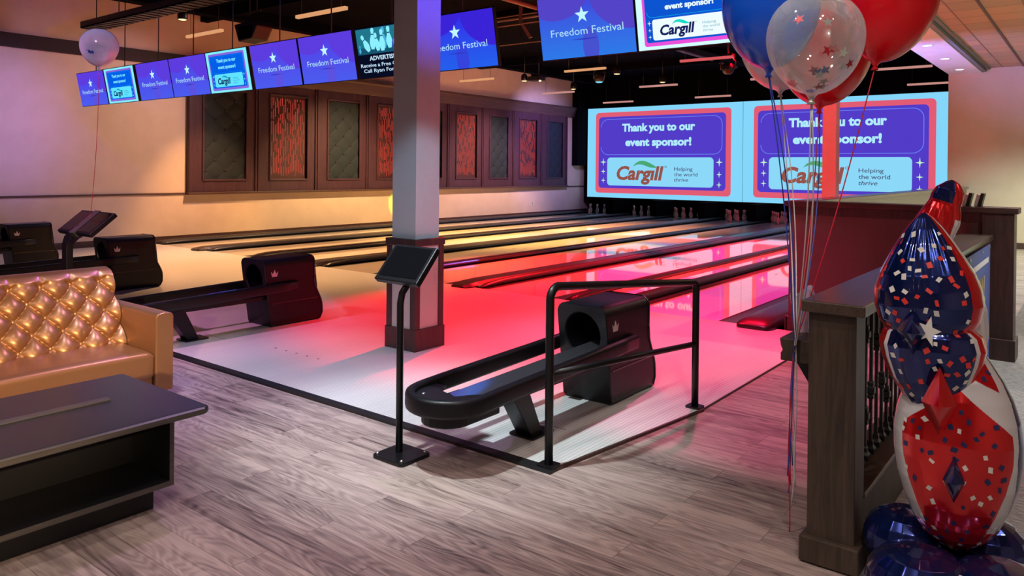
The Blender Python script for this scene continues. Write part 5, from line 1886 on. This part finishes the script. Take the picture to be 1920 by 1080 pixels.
# large navy top
upper = [(0.045, 0.985), (0.10, 1.015), (0.145, 1.06), (0.178, 1.12), (0.192, 1.18), (0.186, 1.24), (0.166, 1.30), (0.135, 1.36), (0.100, 1.42), (0.064, 1.475), (0.032, 1.515), (0.008, 1.535)]
def uz(a, z):
    lim = 1.02 if z > 1.12 else 0.22 + 0.80 * max(0, z - 0.985) / 0.135
    if abs(a + 0.12) < lim:
        return 0
    if a > 0:
        return 1 if a < 1.30 else 2
    return 1
cu_ = vdir * 0.06 + sdir * -0.095
foil_blob('upper_body', cu_, upper, 0.85, uz, ALLM, 110, lambda a, z: 0.016 * math.sin(30 * a) * max(0, min(1, (z - 1.28) / 0.2)) + 0.012 * math.sin(22 * a) * max(0, min(1, (1.08 - z) / 0.08)), tilt=0.05, confetti=(58, lambda a, z: uz(a, z) == 0 and z < 1.47, [3, 4], 0.0108))
# side band behind: white and red wing on the right
wing = [(0.03, 0.80), (0.09, 0.86), (0.14, 0.95), (0.165, 1.05), (0.168, 1.14), (0.15, 1.23), (0.12, 1.31), (0.08, 1.38), (0.04, 1.44)]
foil_blob('side_wing', vdir * -0.02 + sdir * -0.055, wing, 0.8, lambda a, z: 2 if (a > 0.7 and 0.88 < z < 1.26) else 1, ALLM, 80, pk, tilt=0.10)
# navy star spike and white star on the face
gem('navy_star_spike', vdir * 0.205 + sdir * -0.135 + Vector((0, 0, 1.095)), 0.055, 0.095, 0, M_['navyfoil'], None, 0.085)
b = MB()
b.poly([Vector(vdir * 0.2295 + sdir * (-0.085 + 0.045 * (1 if k % 2 == 0 else 0.42) * math.sin(k * PI / 5 + 0.25)) + Vector((0, 0, 1.10 + 0.06 * (1 if k % 2 == 0 else 0.42) * math.cos(k * PI / 5 + 0.25)))) for k in range(10)])
b.build('white_star_print', M_['confwhite'], ft)
# topmost red piece with navy tip
tipm = [(0.02, 1.40), (0.055, 1.43), (0.078, 1.48), (0.080, 1.53), (0.068, 1.575), (0.058, 1.60), (0.062, 1.63), (0.058, 1.66), (0.03, 1.69), (0.008, 1.70)]
foil_blob('top_piece', vdir * -0.10 + sdir * -0.055 + Vector((0, 0, -0.03)), tipm, 0.8, lambda a, z: (0 if (z > 1.61 and -1.2 < a < 0.5) else (2 if (a > 0.9 and z < 1.55) else 1)), ALLM, 60, lambda a, z: 0.05 * abs(math.sin(6 * a)) + 0.03 * math.sin(11 * a + 40 * z) + 0.30 * max(0, (z - 1.60) / 0.1) * abs(math.sin(1.5 * a + 0.6)), tilt=-0.30)
b = MB(); b.tube([vdir * 0.30 + sdir * 0.03 + Vector((0, 0, 0.25)), vdir * 0.33 + sdir * 0.025 + Vector((0, 0, 0.21)), vdir * 0.345 + sdir * 0.04 + Vector((0, 0, 0.13))], 0.006, 8)
b.build('tie_ribbon', M_['ribwhite'], ft)

# ------------------------------------------------------------------ small unseen lamps added behind the viewer, for sparkles on the balloons
mb = MB()
rnd = random.Random(9)
for i in range(7):
    for j in range(5):
        x, y = -5.4 + i * 1.3 + rnd.uniform(-0.15, 0.15), -4.2 + j * 0.95
        mb.lathe([(0.0, 0.0), (0.02, 0.0), (0.023, 0.012)], 10, (x, y, 4.05), cap=(True, False))
o = mb.build('ceiling_lamps_added', emat('added_lamp_glow', (255, 232, 205), 18.0))
o['kind'] = 'structure'
o['label'] = 'small round lamps added above the seating area for sparkles'
